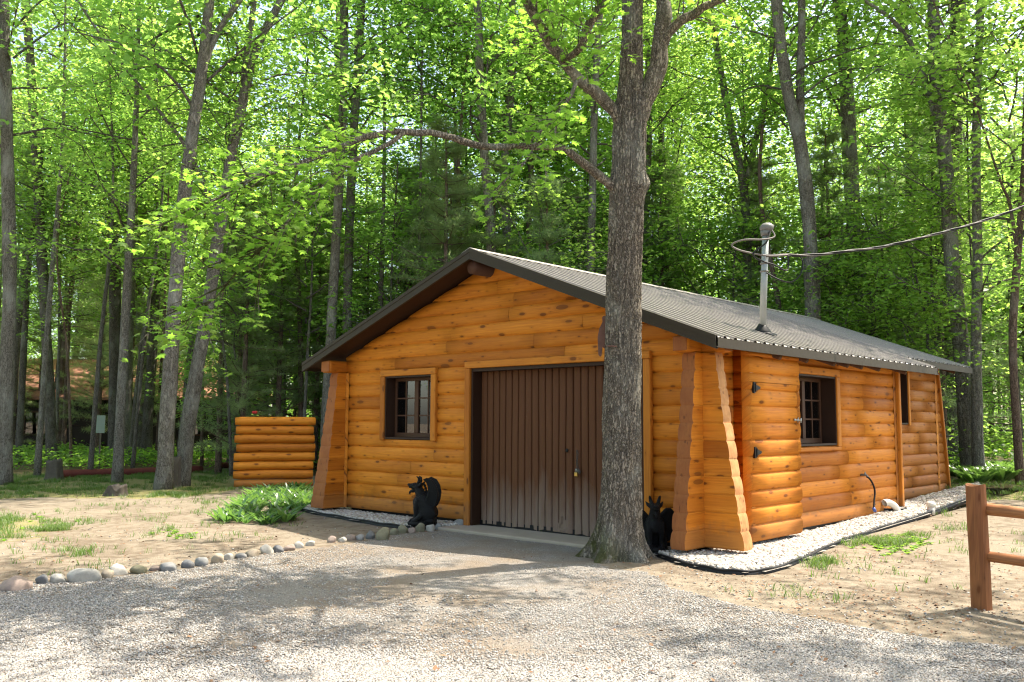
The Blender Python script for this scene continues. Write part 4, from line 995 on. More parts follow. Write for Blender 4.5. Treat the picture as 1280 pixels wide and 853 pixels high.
def band(kind, n, x0, x1, d0, d1, s0=.85, s1=1.2):
    c = 0
    while c < n:
        px, d = rng.uniform(x0, x1), rng.uniform(d0, d1); x, y = at(px, d)
        if not clear(x, y): continue
        c += 1; fill_tree(kind, x, y, *GR[kind], s=rng.uniform(s0, s1))
band('pine', 30, 290, 1290, 23, 36); band('pine', 16, -100, 300, 34, 46); band('pine', 14, 290, 640, 24.5, 31, .8, 1.15); band('pine', 12, 640, 1190, 21, 30, .75, 1.1); band('young', 14, 290, 640, 24, 32, .9, 1.3); band('young', 20, 640, 1190, 20.5, 29, .9, 1.3); band('tall', 2, 800, 900, 30, 36)
band('young', 14, -60, 300, 36, 48); band('young', 14, 420, 1330, 24, 40); band('young', 8, 1100, 1340, 20, 28)
band('tall', 15, -150, 640, 30, 55); band('tall', 15, 600, 1420, 30, 55)
band('pole', 34, -60, 640, 24, 42); band('pole', 20, 640, 1320, 23, 40)
# trees outside the frame whose shade falls on the clearing
for x, y, s in ((9.5, 13.0, 1.0), (13, 8, 1.0), (6.5, 18, 1.1), (-16.5, 0.5, .9), (7.0, 1.5, .9), (-24, -14, 1.0), (-20, -19, 1.0), (-28, -9, 1.0), (-14, -25, 1.0), (-6, -28, 1.0), (3, -30, 1.0), (-30, -20, 1.1), (-24, -26, 1.1)):
    fill_tree('tall', x, y, 'tall trees standing around the clearing', 'tall leafy tree standing at the edge of the clearing near the driveway', s)

for x, y in ((-21, -12), (-19, -15), (-17, -18), (-15, -20), (-24, -11), (-12, -23), (-22, -18)): fill_tree('young', x, y, 'saplings across the driveway mirrored in the panes', 'leafy sapling across the driveway seen only as a reflection in the front window', 1.2)
# far wood: one mass of foliage closing the view
def far_wood():
    N = 5200; px = rng.uniform(-250, 1500, N); d = rng.uniform(52, 80, N); c = FW[None]+RT[None]*((px-640)/FPX)[:, None]; c = CAM+c*d[:, None]
    hz = rng.uniform(0, 1, N); c[:, 2] = .5+hz*22*(.75+.25*fbm(px*.012, d*.05, 1, 3)*2)
    C, N_, U, S = spray_leaves(c, 26, rng.uniform(.7, 1.5, N), .3, .34, .12, .8)
    o = link('far_forest', leaves_mesh('far_forest', C, N_, U, S, LEAF)); tag(o, kind='stuff')
far_wood()

# ------------------------------------------------------------------ big maple in front of the garage door
MB_D = 9.9
def mp(px, py, d=MB_D): return P3(px, py, d)
mbase = G(770, 699); MB_D = float((mbase-CAM)@FW)+.02
maple = thing('maple_tree', 'big furrowed maple in front of the garage door with mossy root flare', 'tree', mbase)
def maple_trunk():
    cl = [(770, 706, .24), (771, 690, .24), (774, 660, .235), (776, 620, .23), (777, 560, .222), (778.5, 450, .205), (779, 350, .20), (783, 260, .20), (785, 235, .215), (786, 215, .20), (787, 170, .195), (789, 140, .185), (789, 100, .14), (789, 50, .125), (790, 0, .12), (788, -60, .115), (780, -140, .10), (784, -240, .085), (778, -340, .06), (782, -440, .03)]
    P = np.array([mp(x, y, MB_D) for x, y, r in cl])-mbase; Rr = np.array([r*.87 for *_, r in cl])
    zz = np.concatenate([np.linspace(P[0, 2]-.1, 5.4, 300), np.linspace(5.45, P[-1, 2], 60)])
    n = 168; th = np.arange(n)*2*math.pi/n; v, uv = [], []
    for z in zz:
        c = [np.interp(z, P[:, 2], P[:, 0]), np.interp(z, P[:, 2], P[:, 1])]; r = np.interp(z, P[:, 2], Rr)
        fl = math.exp(-max(z, -.05)/.17)
        lob = .5+.5*np.cos(th*5+.7+.6*np.sin(th*2))
        rr = r+fl*(.04+.175*lob**2)+ .05*math.exp(-max(z, 0)/.5)*(.4+.6*lob)
        ridg = noise3(np.cos(th)*8+5+.5*noise3(np.cos(th)*3, np.sin(th)*3, z*3), np.sin(th)*8, z*2.4)*.6+noise3(np.cos(th)*17, np.sin(th)*17+3, z*5)*.4
        rr = rr+.022*min(1, r/.15)*(1-(np.abs(ridg)+1e-4)**.7*2)+.015*noise3(np.cos(th)*1.5, np.sin(th)*1.5, z*1.2)
        bz = 1.4+(529-232)/FPX*MB_D-mbase[2]; aa = math.atan2(RT[1], RT[0]); dang = (th-aa+math.pi) % (2*math.pi)-math.pi
        rr = rr+.05*np.exp(-((z-bz+.0)/.09)**2-(dang/.5)**2)
        v.append(np.stack([c[0]+np.cos(th)*rr, c[1]+np.sin(th)*rr, np.full(n, z)], 1))
    f = []
    I2 = np.arange(len(zz)*n).reshape(len(zz), n); J = np.roll(I2, -1, 1)
    Q2 = np.stack([I2[:-1].ravel(), J[:-1].ravel(), J[1:].ravel(), I2[1:].ravel()], 1)
    link('trunk', new_mesh('maple_trunk', np.concatenate(v), Q2, BARKM, True), maple)
maple_trunk()
def limb(pts, rads, name='limb'):
    P = np.array([mp(*p) for p in pts])-mbase; k = 8
    t = np.linspace(0, len(P)-1, (len(P)-1)*k+1); i = np.minimum(t.astype(int), len(P)-2); f = (t-i)[:, None]
    p0, p1, p2, p3 = P[np.maximum(i-1, 0)], P[i], P[i+1], P[np.minimum(i+2, len(P)-1)]
    q = .5*((2*p1)+(-p0+p2)*f+(2*p0-5*p1+4*p2-p3)*f*f+(-p0+3*p1-3*p2+p3)*f**3)
    q += .012*np.stack([noise3(t*2, 1, 1), noise3(t*2, 5, 1), noise3(t*2, 9, 1)], 1)
    rr = np.interp(t, range(len(P)), rads); m = MB(); m.tube(q, rr*(1+.08*noise3(t*3, 2, 2)), 16, True, .12)
    link(name, m.mesh('maple_limb', BARKM, True), maple); return q, rr
D = MB_D
L = []
_limb = limb
def limb(pts, rads, name='limb'): return _limb(pts, [r*.84 for r in rads], name)
L.append(limb([(772, 238, D), (757, 226, D-.1), (735, 208, D-.2), (705, 188, D-.3), (660, 184, D-.4), (610, 184, D-.6), (560, 172, D-.75), (520, 165, D-.9), (475, 167, D-1.05), (430, 182, D-1.2), (380, 203, D-1.35), (320, 222, D-1.5), (270, 248, D-1.6), (225, 268, D-1.7)], [.095, .062, .054, .048, .046, .044, .042, .038, .034, .031, .028, .023, .016, .008]))
L.append(limb([(505, 166, D-.95), (470, 188, D-1.15), (430, 208, D-1.3), (400, 235, D-1.4), (375, 262, D-1.5), (345, 295, D-1.6), (310, 325, D-1.65), (275, 365, D-1.7), (250, 392, D-1.75)], [.028, .027, .026, .024, .021, .017, .013, .009, .005]))
L.append(limb([(782, 165, D), (768, 140, D-.05), (748, 118, D-.1), (722, 98, D-.2), (700, 72, D-.3), (680, 40, D-.4), (655, 0, D-.5), (630, -50, D-.6), (590, -110, D-.8), (540, -150, D-1.0)], [.10, .080, .074, .069, .066, .062, .055, .045, .03, .01]))
L.append(limb([(722, 100, D-.2), (700, 140, D-.5), (680, 160, D-.7), (650, 215, D-.9)], [.03, .02, .014, .006]))
L.append(limb([(792, 160, D), (806, 128, D), (818, 98, D), (826, 60, D), (829, 20, D), (832, -40, D+.1), (850, -120, D+.2), (845, -220, D+.3), (870, -320, D+.2)], [.13, .118, .112, .105, .10, .09, .075, .05, .015]))
L.append(limb([(824, 62, D), (836, 42, D-.05), (855, 24, D-.1), (880, 11, D-.15), (910, -6, D-.2), (960, -40, D-.3), (1020, -90, D-.4), (1080, -120, D-.5)], [.075, .062, .056, .052, .048, .04, .025, .01]))
L.append(limb([(700, 75, D-.3), (725, 60, D-.5), (738, 30, D-.6), (760, -10, D-.7), (775, -70, D-.9)], [.03, .05, .05, .045, .02]))
# upper limbs above the frame
for i in range(16):
    h = -60-27*i; a = i*2.399; q0 = mp(786, h, D); pts = [q0-mbase]; d = np.array([math.cos(a), math.sin(a), .35]); ln = rng.uniform(2.6, 4.6)*(1.0 if i < 10 else .7)
    for s in range(6): d = norm(d+rng.normal(0, .15, 3)); pts.append(pts[-1]+d*ln/6)
    m = MB(); m.tube(pts, np.linspace(.05, .008, 7), 7, False); link('limb', m.mesh('maple_limb', BARKM, True), maple); L.append((np.array(pts), np.linspace(.05, .008, 7)))
def maple_leaves():
    tw = MB(); C, N, U, S = [], [], [], []
    for li, (q, rr) in enumerate(L):
        n = len(q); seglen = np.linalg.norm(np.diff(q, axis=0), axis=1).sum()
        cnt = int(1.45*seglen*(11 if li == 0 else 13 if li == 1 else 12 if li in (2, 3, 6) else 6 if li < 7 else 3.4))
        for c in range(cnt):
            u = rng.uniform(.1 if li else .2, 1)**(.75); i = min(n-2, int(u*(n-1))); p = q[i]
            if li == 0 and u < .62 and rng.uniform() < .88: continue
            if li == 4 and u < .55: continue
            if li == 2 and u < .25: continue
            T = norm(q[i+1]-q[i]); sd = norm(np.cross(T, (0, 0, 1)))*rng.choice([-1, 1])
            d = norm(T*rng.uniform(.2, 1.0)+sd*rng.uniform(.3, 1.1)+np.array([0, 0, rng.uniform(-.15, .45)])); ln = rng.uniform(.35, 1.05)
            pts = [p]
            for s in range(5): d = norm(d+rng.normal(0, .16, 3)+np.array([0, 0, -.05])); pts.append(pts[-1]+d*ln/5)
            tw.tube(pts, np.linspace(.008, .002, 6), 4, False)
            for s in range(1, 6):
                for k in range(3 if s < 5 else 5):
                    e = norm(d*rng.uniform(.1, 1)+np.array([rng.normal(0, .8), rng.normal(0, .8), rng.normal(-.1, .3)])); st = pts[s]+e*rng.uniform(.03, .13)
                    C.append(st); U.append(e+np.array([0, 0, -.35])); N.append((rng.normal(0, .38), rng.normal(0, .38), 1.0)); S.append(rng.uniform(.05, .105))
    tw.build('twigs', BARKM, maple, True)
    link('crown', leaves_mesh('maple_crown', np.array(C), np.array(N), np.array(U), np.array(S), LEAF_MAPLE, 'maple'), maple)
    print('maple leaves', len(C))
maple_leaves()

# ------------------------------------------------------------------ undergrowth, lilies, grass
def pts_in(polys, n):
    out = []
    for poly, k in zip(polys, n):
        xs = [p[0] for p in poly]; ys = [p[1] for p in poly]; x = rng.uniform(min(xs), max(xs), k); y = rng.uniform(min(ys), max(ys), k); s = inpoly(x, y, poly); out.append(np.stack([x[s], y[s]], 1))
    return np.concatenate(out)
def undergrowth():
    pl = [GP((-120, 594), (60, 592), (180, 588), (285, 586))+[(-11, 9), (-20, 25), (-45, 22), (-40, 4), (-28, -4)], GP((1195, 588), (1300, 596))+[(22, 26), (-6, 30), (-9.5, 13), (-.5, 12.5)]]
    p = pts_in(pl, [5200, 3600]); z = gh(p[:, 0], p[:, 1]); far = rng.uniform(.1, .55, len(p))*(1+.7*fbm(p[:, 0]*.5, p[:, 1]*.5, 7, 2))
    c = np.column_stack([p, z+far]); C, N, U, S = spray_leaves(c, 14, rng.uniform(.14, .3, len(p)), .06, .13, .5, .6)
    o = link('undergrowth', leaves_mesh('undergrowth', C, N, U, S, FERN)); tag(o, kind='stuff')
undergrowth()
def lily(seed):
    global rng
    k = rng; rng = np.random.default_rng(seed); n = 17; a = np.linspace(0, 6.28, n)+rng.normal(0, .3, n)
    U = np.stack([np.cos(a), np.sin(a), rng.uniform(.8, 2.6, n)], 1); N = np.stack([-np.cos(a)*.8, -np.sin(a)*.8, np.full(n, .9)], 1)+rng.normal(0, .15, (n, 3))
    r = leaves_mesh('lily_plant', np.stack([np.cos(a)*.02, np.sin(a)*.02, np.zeros(n)], 1), N, U, rng.uniform(.17, .33, n), LILY, 'lance'); rng = k; return r
LIL = [lily(500+i) for i in range(5)]
bedp = GP((272, 650), (288, 638), (306, 626), (330, 614), (388, 612), (389, 632), (372, 640), (366, 652), (345, 658), (300, 656))
p = pts_in([bedp], [420])
for i, q in enumerate(p[:170]):
    o = link('lily_plant', LIL[i % 5], None, (q[0], q[1], float(gh(q[0], q[1]))-.01), (0, 0, rng.uniform(0, 6.28)), rng.uniform(.7, 1.15))
    tag(o, 'broad-leaved green lily plant in the bed between log screen and cabin', 'plant', 'lily plants in the bed before the log screen')
def lilymass():
    pl = [GP((1186, 596), (1215, 606), (1300, 600))+[(10, 14), (4, 19), (-1.2, 14)]]
    p = pts_in(pl, [5200]); n = 7; c = np.repeat(np.column_stack([p, gh(p[:, 0], p[:, 1])]), n, 0); a = rng.uniform(0, 6.28, len(c))
    U = np.stack([np.cos(a), np.sin(a), rng.uniform(.6, 2.2, len(c))], 1); N = np.stack([-np.cos(a)*.8, -np.sin(a)*.8, np.full(len(c), .8)], 1)
    o = link('lily_ground_cover', leaves_mesh('lily_ground_cover', c, N, U, rng.uniform(.28, .5, len(c)), LILY, 'lance')); tag(o, kind='stuff')
lilymass()
def grass():
    pl = LAWNS+[GP((150, 700), (300, 640), (270, 660), (140, 690)), GP((90, 690), (108, 688), (110, 698), (88, 700)), GP((200, 660), (235, 668), (225, 676), (195, 672)), GP((1040, 735), (860, 740), (1100, 760)), GP((1150, 640), (1215, 650), (1190, 670)), GP((-60, 640), (300, 622), (400, 652), (330, 680), (100, 715), (-60, 722)), GP((286, 612), (395, 611), (397, 618), (284, 619)), GP((990, 705), (1210, 650), (1290, 640), (1290, 720), (1060, 760))]
    p = pts_in(pl, [34000, 5200, 9000, 1500, 700, 250, 220, 120, 120, 160, 700, 1300, 160, 520]); p = p+np.stack([fbm(p[:, 0]*2, p[:, 1]*2, 1, 2), fbm(p[:, 1]*2, p[:, 0]*2, 8, 2)], 1)*.5+rng.normal(0, .08, p.shape); k = fbm(p[:, 0]*2.6, p[:, 1]*2.6, 3, 3)*1.6 > rng.uniform(-.25, .75, len(p)); p = p[k]
    n = 7; c = np.repeat(np.column_stack([p, gh(p[:, 0], p[:, 1])-.005]), n, 0); c[:, :2] += rng.normal(0, .03, (len(c), 2)); a = rng.uniform(0, 6.28, len(c))
    U = np.stack([np.cos(a)*.8, np.sin(a)*.8, rng.uniform(.5, 1.8, len(c))], 1); N = np.stack([-np.cos(a), -np.sin(a), np.full(len(c), .6)], 1)
    o = link('grass', leaves_mesh('grass', c, N, U, rng.uniform(.05, .12, len(c)), GRASS, 'blade')); tag(o, kind='stuff')
    # broad weeds in the sunny dirt
    p = pts_in([LAWNS[3], LAWNS[1], GP((205, 666), (235, 664), (232, 672), (208, 674))], [150, 90, 30]); p = p+rng.normal(0, .12, p.shape); c = np.repeat(np.column_stack([p, gh(p[:, 0], p[:, 1])]), 9, 0); a = rng.uniform(0, 6.28, len(c))
    U = np.stack([np.cos(a), np.sin(a), rng.uniform(.1, .9, len(c))], 1); N = np.stack([-np.cos(a)*.5, -np.sin(a)*.5, np.full(len(c), 1.)], 1)
    o = link('weeds', leaves_mesh('weeds', c, N, U, rng.uniform(.03, .075, len(c)), FERN, 'oval')); tag(o, kind='stuff')
grass()
n = 260; px = rng.uniform(150, 1280, n); py = rng.uniform(690, 853, n); q = np.array([G(a, b) for a, b in zip(px, py)])
a = rng.uniform(0, 6.28, n)
o = link('fallen_leaves', leaves_mesh('fallen_leaves', q+np.array([0, 0, .016]), np.stack([rng.normal(0, .35, n), rng.normal(0, .35, n), np.ones(n)], 1), np.stack([np.cos(a), np.sin(a), np.zeros(n)], 1), rng.uniform(.02, .05, n), DRYLEAF)); tag(o, kind='stuff')

n = 14000; px = rng.uniform(-60, 1320, n); py = rng.uniform(596, 810, n); q = np.array([P3(a, b, 1) for a, b in zip(px, py)]); dq = q-CAM; tq = (-.1-CAM[2])/dq[:, 2]; q = CAM+dq*tq[:, None]
k = ~inpoly(q[:, 0], q[:, 1], DRIVEPOLY) & ~inpoly(q[:, 0], q[:, 1], PEB_R) & ~inpoly(q[:, 0], q[:, 1], PEB_L) & (fbm(q[:, 0]*.8, q[:, 1]*.8, 4, 3) > rng.uniform(-.6, .5, n)); q = q[k]; n = len(q); q[:, 2] = gh(q[:, 0], q[:, 1])+.010; a = rng.uniform(0, 6.28, n)
o = link('leaf_litter', leaves_mesh('leaf_litter', q, np.stack([rng.normal(0, .3, n), rng.normal(0, .3, n), np.ones(n)], 1), np.stack([np.cos(a), np.sin(a), rng.normal(0, .1, n)], 1), rng.uniform(.012, .045, n), DRYLEAF)); tag(o, kind='stuff')
k = rng.uniform(0, 1, n) < .22; q2 = q[k]; n2 = len(q2)
tag(scatter_stones('soil_crumbs', q2[:, 0]+.05, q2[:, 1]-.03, gh(q2[:, 0]+.05, q2[:, 1]-.03)+.003, rng.uniform(.005, .017, n2), DRIVEST, .6), kind='stuff')

# ------------------------------------------------------------------ border stones
TONE = {'grey': 0, 'tan': 1, 'pale': 2, 'dark': 3, 'pinkish': 4, 'olive': 5}
def rock(name, px, py, w, h, tone, label, sub=3, angular=.0):
    b = G(px, py+h*.5); d = float((b-CAM)@FW); W = w*d/FPX*(.94 if w < 28 else .84); H = h*d/FPX*1.0
    v, f = ico2(); v2 = v.copy(); s = rng.uniform(0, 50)
    # one more subdivision
    c = {}; vv = list(map(tuple, v)); nf = []
    def mid(a, b2):
        k = (min(a, b2), max(a, b2))
        if k not in c: m_ = np.array(vv[a])+np.array(vv[b2]); vv.append(tuple(m_/np.linalg.norm(m_))); c[k] = len(vv)-1
        return c[k]
    for a, b2, d2 in f: x, y, z = mid(a, b2), mid(b2, d2), mid(d2, a); nf += [(a, x, z), (b2, y, x), (d2, z, y), (x, y, z)]
    v = np.array(vv); k = 1+.30*noise3(v[:, 0]*1.3+s, v[:, 1]*1.3, v[:, 2]*1.3)+.07*noise3(v[:, 0]*3.4+s, v[:, 1]*4, v[:, 2]*4)+angular*np.abs(noise3(v[:, 0]*2.2+s, v[:, 1]*2.2, v[:, 2]*2.2))
    v = v*k[:, None]
    for _ in range(9):
        nn = norm(rng.normal(0, 1, 3)); cc = rng.uniform(.68, .92); ex = np.maximum(0, v@nn-cc); v = v-np.outer(ex*.9, nn)
    v = v+np.outer(.02*noise3(v[:, 0]*9+s, v[:, 1]*9, v[:, 2]*9), np.ones(3))*v
    v = np.sign(v)*np.abs(v)**.9; v = v*np.array([W*.50, W*.50*rng.uniform(.6, .95), H*.60])
    o = link(name, new_mesh(name, v, np.array(nf), ROCKMATS[TONE[tone]], True), None, (b[0], b[1], b[2]+H*.26), (0, 0, YAW*-1+rng.normal(0, .25)))
    o.rotation_euler = (rng.normal(0, .08), rng.normal(0, .08), math.atan2(RT[1], RT[0])+rng.normal(0, .2))
    return tag(o, label, 'stone', 'stones edging the gravel driveway')
RK = [(20, 728, 44, 20, 'pinkish', 'long low brown-grey boulder at the left end of the driveway stones'),
 (53, 723, 18, 14, 'dark', 'round dark stone right beside the long low boulder at the left end'), (73, 722, 21, 14, 'pale', 'speckled pale round stone between the dark stone and the big jagged rock'),
 (105, 716, 40, 22, 'pale', 'big jagged pale grey rock, tallest of the driveway stones'), (134, 717, 18, 13, 'tan', 'small tan stone tucked right against the big jagged rock'),
 (148.5, 712, 22, 14, 'pale', 'white rounded stone two along from the big jagged rock'), (174, 710, 23, 13, 'olive', 'olive brown oval stone next to the white rounded stone'),
 (193, 710, 15, 7, 'pinkish', 'flat small pinkish stone between the olive stone and the long grey slab'), (211, 707, 30, 13, 'grey', 'long flat bluish grey stone in the driveway border'),
 (234, 704, 18, 12, 'dark', 'dark grey stone touching the right end of the long flat bluish stone'), (252, 700.5, 19, 12, 'grey', 'rounded mid-grey stone left of the cream stone'), (271, 697, 18, 13, 'tan', 'cream tan upright stone between rounded grey and small white stone'),
 (285.5, 695, 15, 10, 'pale', 'small white stone just right of the cream tan one'), (301, 694, 17, 7, 'grey', 'low flat grey stone just right of the small white stone'), (316, 690, 19, 11, 'tan', 'wide sandy stone left of the tall pale cobble'),
 (333.5, 686, 17, 13, 'pale', 'tall pale cobble near the lily bed'), (347.5, 686, 14, 10, 'dark', 'small dark stone right of the tall pale cobble'), (361, 684, 17, 9, 'pinkish', 'pinkish low stone right of the small dark one near the lily bed'),
 (374, 681, 15, 9, 'pale', 'pale low stone right of the pinkish one'), (388, 678.5, 13, 8, 'pale', 'last small pale stone before the gap in the row'), (415, 674, 13, 9, 'pinkish', 'round pinkish stone just right of the gap in the row'),
 (428, 674, 11, 8, 'pale', 'small whitish stone beside the round pinkish stone after the gap'), (438, 671, 15, 9, 'pinkish', 'reddish low stone left of the large round cobble'), (450, 671, 11, 9, 'grey', 'grey sloping stone left of the large round cobble'),
 (463, 668, 13, 12, 'dark', 'dark grey upright stone leaning on the large round cobble'), (478, 666, 19, 18, 'olive', 'large round olive-grey cobble, biggest near the left statue'), (493, 663.5, 13, 10, 'olive', 'olive stone right of the large round cobble'),
 (504, 661, 13, 12, 'olive', 'greenish round stone at the left foot of the profile gargoyle'), (515, 662, 11, 9, 'pinkish', 'small pink-brown stone in front of the profile gargoyle'), (525, 658.5, 13, 12, 'olive', 'moss-topped brown stone in front of the profile gargoyle'),
 (538, 658.5, 13, 10, 'pale', 'cream blocky stone at the right foot of the profile gargoyle'), (548, 657, 10, 9, 'grey', 'bluish grey stone right of the cream blocky stone'), (557.5, 654, 11, 9, 'dark', 'dark reddish stone between bluish stone and door frame'), (566, 655, 9, 8, 'grey', 'small grey stone left of the last stone by the door frame'), (574, 653, 15, 13, 'grey', 'large grey stone against the garage door frame')]
for px_, py_, w_, h_, t_, lb in RK: rock('border_stone', px_, py_, w_, h_, t_, lb, angular=.3 if 'jagged' in lb else .10)

# ------------------------------------------------------------------ gargoyles
def gargoyle(name, label, loc, rz, scale, spread):
    m = MB()
    def T(pts, r, n=12): m.tube(pts, r, n)
    m.ell((0, 0, .035), (.215, .15, .05)); m.ell((.06, .02, .03), (.16, .15, .045)); m.box((-.18, -.125, .0), (.19, .125, .05))
    m.ell((-.075, .08, .175), (.135, .068, .12)); m.ell((-.075, -.08, .175), (.135, .068, .12))
    T([(-.10, 0, .12), (-.07, 0, .22), (-.01, 0, .32), (.04, 0, .40)], [.11, .13, .125, .10], 16); m.ell((.05, 0, .315), (.10, .09, .11)); m.ell((.045, .05, .36), (.06, .05, .06)); m.ell((.045, -.05, .36), (.06, .05, .06))
    for s in (1, -1):
        T([(.05, .07*s, .37), (.085, .075*s, .25), (.085, .07*s, .16), (.10, .07*s, .09)], [.048, .04, .03, .028]); m.ell((.125, .07*s, .078), (.05, .035, .028))
        T([(-.02, .11*s, .16), (.05, .115*s, .10), (.09, .115*s, .08)], [.05, .035, .026]); m.ell((.085, .118*s, .075), (.05, .03, .025))
        for k in (-1, 0, 1): T([(.15, .07*s+.02*k, .075), (.185, .07*s+.024*k, .062)], [.014, .006], 6)
    T([(.02, 0, .38), (.045, 0, .46), (.075, 0, .52)], [.085, .072, .06], 14)
    for k in range(5): T([(-.01-.012*k, .0, .56-.035*k), (-.045-.012*k, 0, .555-.04*k)], [.03, .008], 6)
    m.ell((.085, 0, .535), (.078, .062, .058)); T([(.11, 0, .552), (.165, 0, .548), (.205, 0, .553)], [.05, .038, .03]); m.ell((.208, 0, .566), (.024, .03, .02))
    T([(.10, 0, .50), (.15, 0, .478), (.19, 0, .470)], [.035, .026, .018]); T([(.19, 0, .47), (.196, 0, .445), (.188, 0, .42)], [.018, .013, .004], 8)
    for s in (1, -1):
        T([(.07, .035*s, .575), (.045, .05*s, .625), (.05, .06*s, .665), (.085, .065*s, .69)], [.027, .024, .018, .006], 8)
        T([(.05, .05*s, .55), (.02, .085*s, .575), (-.005, .11*s, .615)], [.026, .022, .004], 8); m.ell((.125, .035*s, .575), (.024, .018, .02))
        for q in (.165, .195): T([(q, .022*s, .53), (q+.002, .022*s, .508)], [.008, .002], 6)
        # wing: a bony leading edge and a scalloped membrane of real thickness
        out = spread
        pl = [(-.05, .30), (-.095, .40), (-.115, .48), (-.11, .56), (-.085, .615), (-.03, .65), (-.085, .675), (-.165, .64), (-.22, .56), (-.245, .46), (-.235, .36), (-.20, .28), (-.14, .23), (-.08, .24)] if out < .5 else \
             [(.0, .36), (.06, .44), (.12, .50), (.17, .505), (.215, .46), (.24, .38), (.235, .28), (.20, .19), (.15, .12), (.10, .10), (.12, .18), (.075, .17), (.08, .24), (.03, .24)]
        v = []
        for th in (-.014, .014):
            for (a, z) in pl:
                if out < .5: v.append((a, s*(.075+.05*max(0, (z-.34)/.3)-.0*(a+.02))+th, z))
                else: v.append((-.08-.15*a+th, s*(.05+a*.92), z))
        n = len(pl); m.add(v, [tuple(range(n))[::-1], tuple(range(n, 2*n))]+[(i, (i+1) % n, n+(i+1) % n, n+i) for i in range(n)])
        if out < .5: T([(a, s*(.075+.05*max(0, (z-.34)/.3)-.0*(a+.02)), z) for a, z in pl[:6]], [.03, .026, .022, .02, .016, .008], 8)
        else: T([(-.08-.15*a, s*(.05+a*.92), z) for a, z in pl[:9]], [.035, .03, .027, .024, .022, .02, .018, .014, .008], 8)
    T([(-.13, 0, .12), (-.19, .04, .08), (-.16, .12, .07), (-.06, .155, .07)], [.04, .032, .026, .012], 8)
    me = m.mesh(name, STATUE, True); o = link(name, me, None, loc, (0, 0, rz), scale); recalc(o)
    rm = o.modifiers.new('r', 'REMESH'); rm.mode = 'VOXEL'; rm.voxel_size = .0065; sm = o.modifiers.new('s', 'SMOOTH'); sm.iterations = 2; sm.factor = .5
    dg = bpy.context.evaluated_depsgraph_get(); ev = o.evaluated_get(dg); nm = bpy.data.meshes.new_from_object(ev); o.modifiers.clear(); o.data = nm
    nm.polygons.foreach_set('use_smooth', np.ones(len(nm.polygons), bool))
    if not nm.materials: nm.materials.append(STATUE)
    return tag(o, label, 'statue')
g1 = G(530, 654); left_dir = math.atan2(-RT[1]-.12, -RT[0]-.05)
gargoyle('gargoyle_statue', 'black winged gargoyle sitting in profile left of the garage door', (-4.27, -.47, -.06), math.atan2(-.56, -.83), 1.0, .1)
g2 = G(823, 684); toc = math.atan2(CAM[1]-g2[1], CAM[0]-g2[0])
gargoyle('gargoyle_statue', 'black gargoyle with spread wings facing out beside the right corner buttress', (-.50, -.26, -.075), toc+.12, .93, 1.0)

# ------------------------------------------------------------------ log screen, fence, logs, stumps
fl, fr = G(292, 609), G(391, 607); dv_ = (fr-fl)[:2]; Lf = float(np.linalg.norm(dv_)); ang = math.atan2(dv_[1], dv_[0])
scr = thing('log_screen', 'freestanding panel of eight stacked orange logs on the lawn left of the cabin', 'fence panel', (fl[0], fl[1], fl[2]-.03), ang)
for k in range(8):
    m = MB(); z = .10+k*.205; dx = .035*noise3(k*3.1, 1, 1)
    nn = 14; xs = np.linspace(dx, Lf+.035*noise3(k*1.7, 2, 2), nn)
    m.tube([(x, .014*noise3(x*2, k, 1), z+.006*noise3(x*1.5, k, 9)) for x in xs], [.085]+[(.103+.004*noise3(k*2.3, 1, 5))*(1+.035*noise3(x*3, k, 5)) for x in xs[1:-1]]+[.096], 18)
    lo = m.build('log', LOG, scr, True)
m = MB(); m.box((.15, .09, 0), (.24, .18, 1.6)); m.box((Lf-.24, .09, 0), (Lf-.15, .18, 1.6)); m.build('back_post', TRIM, scr)
m = MB(); z0 = 1.66
pf = [(Lf*.24, .13, 1.55), (Lf*.24, .13, 1.70)]; m.tube(pf, .008, 6); st = m
rf = thing('red_flower', 'small red flower ornament showing above the log screen', 'ornament', V(scr.location)+Vector((math.cos(ang)*Lf*.24-math.sin(ang)*.21, math.sin(ang)*Lf*.24+math.cos(ang)*.21, 0)))
m = MB(); m.tube([(0, 0, 0), (0, 0, 1.72)], .008, 6); m.build('stem', FERN, rf)
m = MB()
for k in range(6): a = k*1.05; m.ell((.035*math.cos(a), .035*math.sin(a), 1.74), (.03, .03, .035))
m.build('petals', REDFLOWER, rf, True)

